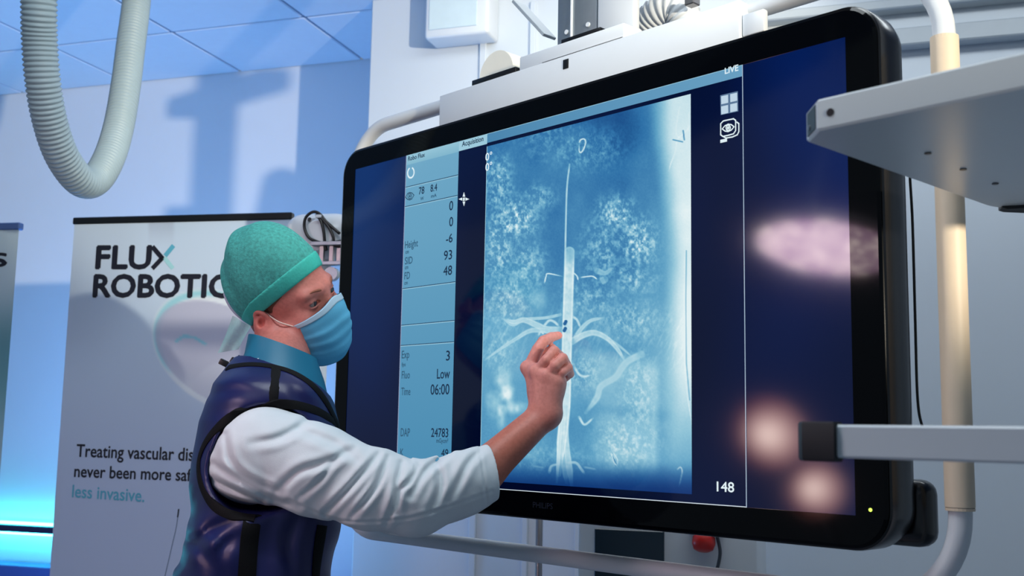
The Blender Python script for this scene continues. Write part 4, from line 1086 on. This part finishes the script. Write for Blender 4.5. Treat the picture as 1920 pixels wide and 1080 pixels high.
V, Q = g.mesh(); obj('cap_lining', V, Q, mat('pale_lining', (206, 208, 222), .8, var=.08), cap, True)
# --- face mask --------------------------------------------------------------------------------------
NA, NVm = 41, 34
def mask_pt(a, v, out=0.0):
    th = a * math.pi / 2
    uc = .018 - .132 * v; us = -.006 - .080 * v
    w_ = abs(a) ** 1.6
    u_ = uc * (1 - w_) + us * w_ + .006 * math.exp(-(a / .25) ** 2) * (1 - v)
    fc = np.interp(v, [0, .12, .35, .6, .85, 1.0], [.102, .108, .115, .113, .104, .088])
    fs = .042
    f_ = fs + (fc - fs) * math.cos(th) ** .72
    r_ = .0685 * math.sin(th) * (1 + .03 * math.sin(math.pi * v))
    pl = 0
    for c0 in (.34, .52, .70): pl += .0036 * (1 / (1 + math.exp(-(v - c0) * 90)) - np.clip((v - c0 + .16) / .18, 0, 1))
    k = math.cos(th) ** .5 if abs(a) < 1 else 0
    f_ += (pl + out) * (.35 + .65 * k) + .0012 * math.sin(9 * v + 6 * a) * k
    r_ += out * math.sin(th) + .3 * pl * math.sin(th)
    return HL(r_, f_, u_)
def mask_sheet(name, a0, a1, v0, v1, na, nv, out, m, par):
    G = np.array([[mask_pt(a, v, out) for a in np.linspace(a0, a1, na)] for v in np.linspace(v0, v1, nv)])
    o = obj(name, G.reshape(-1, 3), [(i * na + j, (i + 1) * na + j, (i + 1) * na + j + 1, i * na + j + 1) for i in range(nv - 1) for j in range(na - 1)], m, par, True)
    md = o.modifiers.new('thickness', 'SOLIDIFY'); md.thickness = .0012; md.offset = 0
    return o
M_MASK = mat('light_blue_mask', (98, 186, 224), .7, var=.06, scale=120, bump=.2, bscale=500)
mask = mask_sheet('face_mask', -.98, .98, 0, 1, NA, NVm, .002, M_MASK, person)
mask_sheet('nose_strip', -.97, .97, .0, .095, NA, 6, .0032, mat('white_mask_strip', (176, 204, 222), .7, var=.03), mask)
M_LOOP = mat('elastic_loop', (236, 206, 192), .7)
for s_ in (-1, 1):
    a = mask_pt(.97 * s_, .03, .003); b = HL(s_ * .077, -.003, .024); c = HL(s_ * .079, -.018, .031)
    MB().tube(spline([a, (a + b) / 2 + hr * s_ * .007, b, c, HL(s_ * .076, -.034, .012)], 6), .0015, 6).build('ear_loop', M_LOOP, mask, True)
    a = mask_pt(.97 * s_, .97, .003); b = HL(s_ * .072, .004, -.036)
    MB().tube(spline([a, (a + b) / 2 + hr * s_ * .009, b, HL(s_ * .076, -.026, -.02)], 6), .0015, 6).build('ear_loop', M_LOOP, mask, True)
# --- white coat -------------------------------------------------------------------------------------
SLV = [D(462, 872, 1.96), D(500, 850, 1.93), D(600, 883, 1.90), D(700, 918, 1.875), D(775, 935, 1.87), D(860, 909, 1.895), D(921, 886, 1.915)]
SLR = [.066, .075, .0715, .0625, .0560, .0500, .0460]
CREASE = [(.0065, 5.5, [(710, 852), (679, 888), (646, 925), (610, 962)]), (.0055, 5, [(726, 858), (711, 901), (691, 933), (659, 970)]), (.0060, 5, [(753, 868), (744, 909), (738, 946), (724, 982)]),
          (.0060, 5, [(787, 872), (769, 901), (750, 921), (744, 962)]), (.0055, 6, [(842, 848), (797, 884), (769, 930)]), (.0050, 7, [(664, 842), (610, 868), (561, 884), (520, 921)]), (.0040, 7, [(590, 780), (528, 819), (471, 831)]),
          (.0050, 6, [(422, 815), (434, 868), (471, 901), (528, 925)]), (.0050, 5, [(398, 898), (434, 917), (491, 940)]), (.0045, 6, [(903, 844), (879, 868), (862, 901), (842, 940)]), (.0040, 8, [(561, 806), (626, 831), (667, 860)]),
          (.0045, 6, [(400, 870), (440, 895), (500, 930), (560, 950)]), (.0045, 6, [(820, 866), (826, 910), (808, 960)]), (.0035, 5, [(640, 850), (600, 900), (560, 935)]),
          (.0014, 2.6, [(540, 937), (638, 976), (748, 974), (830, 954), (923, 921)]), (.0012, 2.4, [(899, 838), (907, 890), (913, 945)])]
def sleeve_r():
    lo = np.min(SLV, 0) - .11; hi = np.max(SLV, 0) + .11
    g = Grid(lo, hi, .0024)
    for a, b, ra, rb in zip(SLV[:-1], SLV[1:], SLR[:-1], SLR[1:]): g.cone(a, b, ra, rb, .03)
    pts = [np.array(p) for p in SLV]
    L = np.concatenate([[0], np.cumsum([np.linalg.norm(b - a) for a, b in zip(pts[:-1], pts[1:])])])
    ax = (pts[-1] - pts[1]); ax /= np.linalg.norm(ax); e1 = MZ - ax * (MZ @ ax); e1 /= np.linalg.norm(e1); e2 = np.cross(ax, e1)
    def folds(P):
        T, d = path_t(P, pts); tc = np.clip(T, 0, L[-1])
        ctr = np.stack([np.interp(tc, L, [p[k] for p in pts]) for k in range(3)], -1)
        q = P - ctr; ang = np.arctan2(q @ e2, q @ e1)
        n = n3(P, 14, 11) - .5; n2_ = n3(P, 34, 17) - .5
        env = .42 + .8 * np.exp(-((T - L[4]) / .11) ** 2) + .5 * np.exp(-((T - L[1]) / .06) ** 2)
        w1 = np.sin(T * 62 + 1.5 * ang + 7 * n); w2 = np.sin(T * 98 - 2.2 * ang + 9 * n + 1.0); w3 = np.sin(T * 30 + 3.0 * ang + 5 * n)
        sharp = lambda w: np.sign(w) * np.abs(w) ** .8
        r = -env * (.0044 * sharp(w1) * sstep(-.6, .4, n2_ + n) + .0032 * sharp(w2) * sstep(.1, -.4, n)) - .0028 * w3 * sstep(.02, .2, T) - .004 * n2_ - .003 * n
        qx, qy = project(P); r = r * .45
        for k_, w_, pts_ in CREASE:
            dd, tt = polydist(qx, qy, [tuple(c) for c in spline(pts_, 4)]); e_ = np.sin(np.pi * np.clip(tt, .04, .96)) ** .5
            r = r + e_ * k_ * (np.exp(-(dd / w_) ** 2) - .75 * np.exp(-((dd - 2.1 * w_) / (1.3 * w_)) ** 2))
        return r
    g.op(folds, lo, hi, 0, 'push', 0)
    cd_ = (pts[-1] - pts[-2]); cd_ /= np.linalg.norm(cd_); cd_ = cd_ + np.array([.0, 0, -.18]); cd_ /= np.linalg.norm(cd_)
    g.op(lambda P: (P - pts[-1]) @ cd_, pts[-1] - .1, pts[-1] + .1, 0, 'keep', .05)
    g.cone(pts[-1] - cd_ * .055, pts[-1] + cd_ * .05, .030, .044, .002, 'cut')
    sleeve_r.cd = cd_
    return g.mesh()
def sleeve_l():
    g = Grid(np.minimum(SHL, WRL) - .12, np.maximum(SHL, WRL) + .12, .005)
    g.cone(SHL, ELL, .074, .064, .03); g.cone(ELL, WRL - (WRL - ELL) * .08, .064, .048, .03)
    g.op(lambda P: -.006 * (n3(P, 22, 31) - .5) * 2, np.minimum(SHL, WRL) - .12, np.maximum(SHL, WRL) + .12, 0, 'push', 0)
    return g.mesh()
CV, CF, n0 = [], [], 0
for V, Q in (sleeve_r(), sleeve_l()): CV.append(V); CF.append(Q + n0); n0 += len(V)
M_COAT = mat('white_cotton', (214, 222, 226), .8, var=.03, scale=60, bump=.25, bscale=900)
coat = obj('white_coat', np.concatenate(CV), np.concatenate(CF), M_COAT, person, True)
# --- navy lead vest ---------------------------------------------------------------------------------
NECK_C = np.array([TC[-2, 0], TC[-2, 1], 1.56])
def vest_sdf():
    lo = np.array([TC[:, 0].min() - .26, TC[:, 1].min() - .27, .58]); hi = np.array([TC[:, 0].max() + .26, TC[:, 1].max() + .27, 1.62])
    g = Grid(lo, hi, .0042)
    def body(P):
        d = torso(P, .008)
        z = P[..., 2]; n = n3(P, 9, 51) - .5
        l = (P[..., 0] + .47) * Ft[0] + (P[..., 1] - 2.1) * Ft[1]
        w = np.sin(z * 44 + l * 26 + 6 * n); w2 = np.sin(z * 24 - l * 34 + 5 * n + 1)
        env = sstep(1.40, 1.20, z)
        return d - env * (.0022 * np.sign(w) * np.abs(w) ** .7 + .0028 * w2) - .008 * n
    g.op(body, lo, hi, 0, 'add', 0)
    def vfold(P):
        qx, qy = project(P); r = np.zeros(P.shape[:-1])
        for k_, w_, pts_ in ((.0035, 10, [(478, 962), (425, 978), (370, 1012), (335, 1050)]), (.0035, 11, [(344, 1000), (380, 1035), (405, 1085)]), (.003, 10, [(366, 930), (352, 985), (338, 1050)]), (.003, 11, [(560, 965), (540, 1015), (548, 1090)]), (.003, 11, [(440, 1000), (415, 1040), (425, 1100)]),
                              (.004, 9, [(400, 740), (440, 730), (480, 735)]), (.004, 8, [(545, 720), (560, 745), (590, 765)])):
            dd, tt = polydist(qx, qy, [tuple(c) for c in spline(pts_, 4)]); e_ = np.sin(np.pi * np.clip(tt, .04, .96)) ** .5
            r = r + e_ * k_ * (np.exp(-(dd / w_) ** 2) - .75 * np.exp(-((dd - 2.1 * w_) / (1.3 * w_)) ** 2))
        return r
    g.op(vfold, lo, hi, 0, 'push', 0)
    # shoulder pads of the vest over both shoulders
    for S_ in (SHO, SHL):
        q = S_ * 1.0; q = np.array([np.interp(1.46, TZ, TC[:, 0]), np.interp(1.46, TZ, TC[:, 1]), 1.475]) + (Rt if S_ is SHO else -Rt) * .10
        g.ellip(q, TAX, (.075, .085, .045), .05)
    g.op(lambda P: np.maximum(.62 - P[..., 2], P[..., 2] - 1.60), lo, hi, 0, 'keep', 0)
    # arm holes and neck opening
    for S_, A_ in ((SHO, Rt), (SHL, -Rt)):
        c = S_ + A_ * .0
        g.cone(c - A_ * .03 + MZ * -.006, c + A_ * .12 + MZ * -.006, .088, .098, .006, 'cut')
    g.cone(D(470, 880, 1.95) + Rt * -.01, D(470, 880, 1.95) + Rt * .12, .070, .080, .01, 'cut')
    q0, q1, q2 = D(428, 684, 2.17), D(505, 683, 2.03), D(636, 790, 2.15)
    nn = np.cross(q1 - q0, q2 - q0); nn = nn / np.linalg.norm(nn); nn = nn if nn[2] > 0 else -nn
    vest_sdf.plane = (q0, nn)
    g.op(lambda P: (P - q0) @ nn, lo, hi, 0, 'keep', 0)
    return g
vg = vest_sdf(); V, Q = vg.mesh()
M_VEST = mat('navy_vinyl', (15, 21, 80), .40, var=.15, scale=12, bump=.15, bscale=60, spec=.5)
vest = obj('lead_vest', V, Q, M_VEST, person, True)
VT = BVHTree.FromPolygons([tuple(p) for p in V], [tuple(map(int, q)) for q in Q])
def hit(px_, py_):
    d = ray(px_, py_); r = VT.ray_cast(Vector(EYE.tolist()), Vector(d.tolist()))
    return None if r[0] is None else (np.array(r[0]), np.array(r[1]))
M_TRIM = mat('black_webbing', (6, 7, 10), .75, var=.1, bump=.3, bscale=500, spec=.2)
def strip(name, pts, wd, lift=.003, m=M_TRIM, par=vest):
    """flat ribbon laid on the vest surface along a line; a new piece starts where the surface breaks off"""
    runs = [[]]
    for x, y in resample(spline(pts, 8), 8):
        h = hit(x, y)
        if h is None or h[1] @ ray(x, y) > -.05: continue
        if runs[-1] and np.linalg.norm(h[0] - runs[-1][-1][0]) > .035: runs.append([])
        runs[-1].append(h)
    for run in runs:
        if len(run) < 4: continue
        P = np.array([h[0] for h in run]); Nn = np.array([h[1] for h in run])
        for _ in range(4): P[1:-1] = (P[:-2] + 2 * P[1:-1] + P[2:]) / 4; Nn[1:-1] = (Nn[:-2] + 2 * Nn[1:-1] + Nn[2:]) / 4
        tg = np.gradient(P, axis=0); rings = []
        for p, n, t_ in zip(P, Nn, tg):
            n = n / np.linalg.norm(n); t_ = t_ / np.linalg.norm(t_); b = np.cross(t_, n); b /= np.linalg.norm(b)
            rings.append([p + b * wd / 2 * a + n * h_ for a, h_ in ((-1, -.004), (-1, lift * .6), (-.6, lift), (.6, lift), (1, lift * .6), (1, -.004))])
        MB().loft(rings).build(name, m, par, True, auto=50)
# trims: neckline, arm hole, shoulder seam and side straps
strip('neckline_trim', [(428, 690), (460, 684), (500, 686), (545, 697), (585, 722), (612, 755), (632, 795)], .016)
strip('armhole_trim', [(640, 806), (612, 780), (575, 764), (530, 757), (480, 762), (435, 780), (402, 808), (379, 842), (372, 880), (380, 917), (400, 948), (432, 966), (478, 972)], .016)
strip('shoulder_strap', [(518, 690), (515, 725), (512, 752), (510, 785)], .017, .0035)
strip('side_strap', [(474, 968), (468, 1010), (464, 1060), (462, 1110), (460, 1160)], .030, .0035)
strip('side_strap', [(604, 985), (598, 1020), (592, 1070), (590, 1120)], .024, .0035)
bk = D(431, 686, 2.135)
MB().box(bk, (np.array([.5, .0, .86]), np.array([0, 1.0, 0]), np.array([-.86, 0, .5])), (.018, .006, .005), .002, 2).build('buckle', M_BLACK, vest, True, auto=40)
MB().box(bk + np.array([-.008, -.004, .004]), (np.array([.9, .0, -.4]), np.array([0, 1.0, 0]), np.array([.4, 0, .9])), (.012, .006, .006), .002, 2).build('buckle', M_BLACK, vest, True, auto=40)
# --- thyroid collar and coat collar -----------------------------------------------------------------
def ringpts(c, fx, lx, tilt, n=40, lift=0.0):
    """oval ring round the neck: fx forward, lx sideways half width, tilt = drop towards the front"""
    return [c + Ft * fx * math.cos(a) + Rt * lx * math.sin(a) + MZ * (-tilt * math.cos(a) + lift) for a in np.linspace(0, 2 * math.pi, n, endpoint=False)]
def collar(name, secs, th, m):
    outer = [ringpts(*s_) for s_ in secs]; inner = [ringpts(s_[0], s_[1] - th, s_[2] - th, s_[3]) for s_ in secs]
    return MB().loft(outer + inner[::-1], caps=False, closed=True).build(name, m, person, True, auto=50)
cT, cM, cB = D(530, 650, 2.165), D(534, 690, 2.16), D(528, 760, 2.14)
collar('thyroid_collar', [(cB, .100, .125, .030), (cM, .078, .084, .026), (cT, .0665, .068, .022)], .006, mat('teal_vinyl', (24, 116, 148), .5, var=.08, scale=14, bump=.15, bscale=40))
cc_ = D(518, 700, 2.165)
collar('coat_collar', [(cc_ - MZ * .05, .07, .11, .01), (cc_ + Ft * -.018, .074, .09, .004), (cc_ + Ft * -.020 + MZ * .026, .073, .078, -.008)], .004, M_COAT)
strip('coat_seam', [], .003) if False else None
# --- trousers and shoes (below the frame) -----------------------------------------------------------
def trousers():
    g = Grid(np.array([floor_c[0] - .3, floor_c[1] - .3, .02]), np.array([floor_c[0] + .3, floor_c[1] + .3, 1.1]), .008)
    hip = np.array([TC[1, 0], TC[1, 1], .95])
    g.ellip(hip, TAX, (.165, .12, .14), .05)
    for s_ in (-1, 1):
        a = hip + Rt * s_ * .09; k = a + MZ * -.45 + Ft * .02 + Rt * s_ * .02; b = np.array([k[0], k[1], .09]) - Ft * .02
        g.cone(a, k, .092, .068, .05); g.cone(k, b, .068, .060, .03)
    return g.mesh()
V, Q = trousers(); obj('trousers', V, Q, mat('blue_scrub_cloth', (40, 70, 110), .8, var=.1), person, True)
for s_ in (-1, 1):
    b = np.array([TC[1, 0], TC[1, 1], 0]) + Rt * s_ * .11
    g = Grid(b - [.25, .25, .0], b + [.25, .25, .16], .006)
    g.cone(b - Ft * .05 + MZ * .05, b + Ft * .15 + MZ * .035, .048, .038, .02); g.cone(b - Ft * .03 + MZ * .09, b - Ft * .03 + MZ * .12, .05, .05, .02)
    g.op(lambda P: .004 - P[..., 2], b - .25, b + .25, 0, 'keep', 0)
    V, Q = g.mesh(); obj('shoe', V, Q, mat('white_clog', (210, 212, 214), .5), person, True)
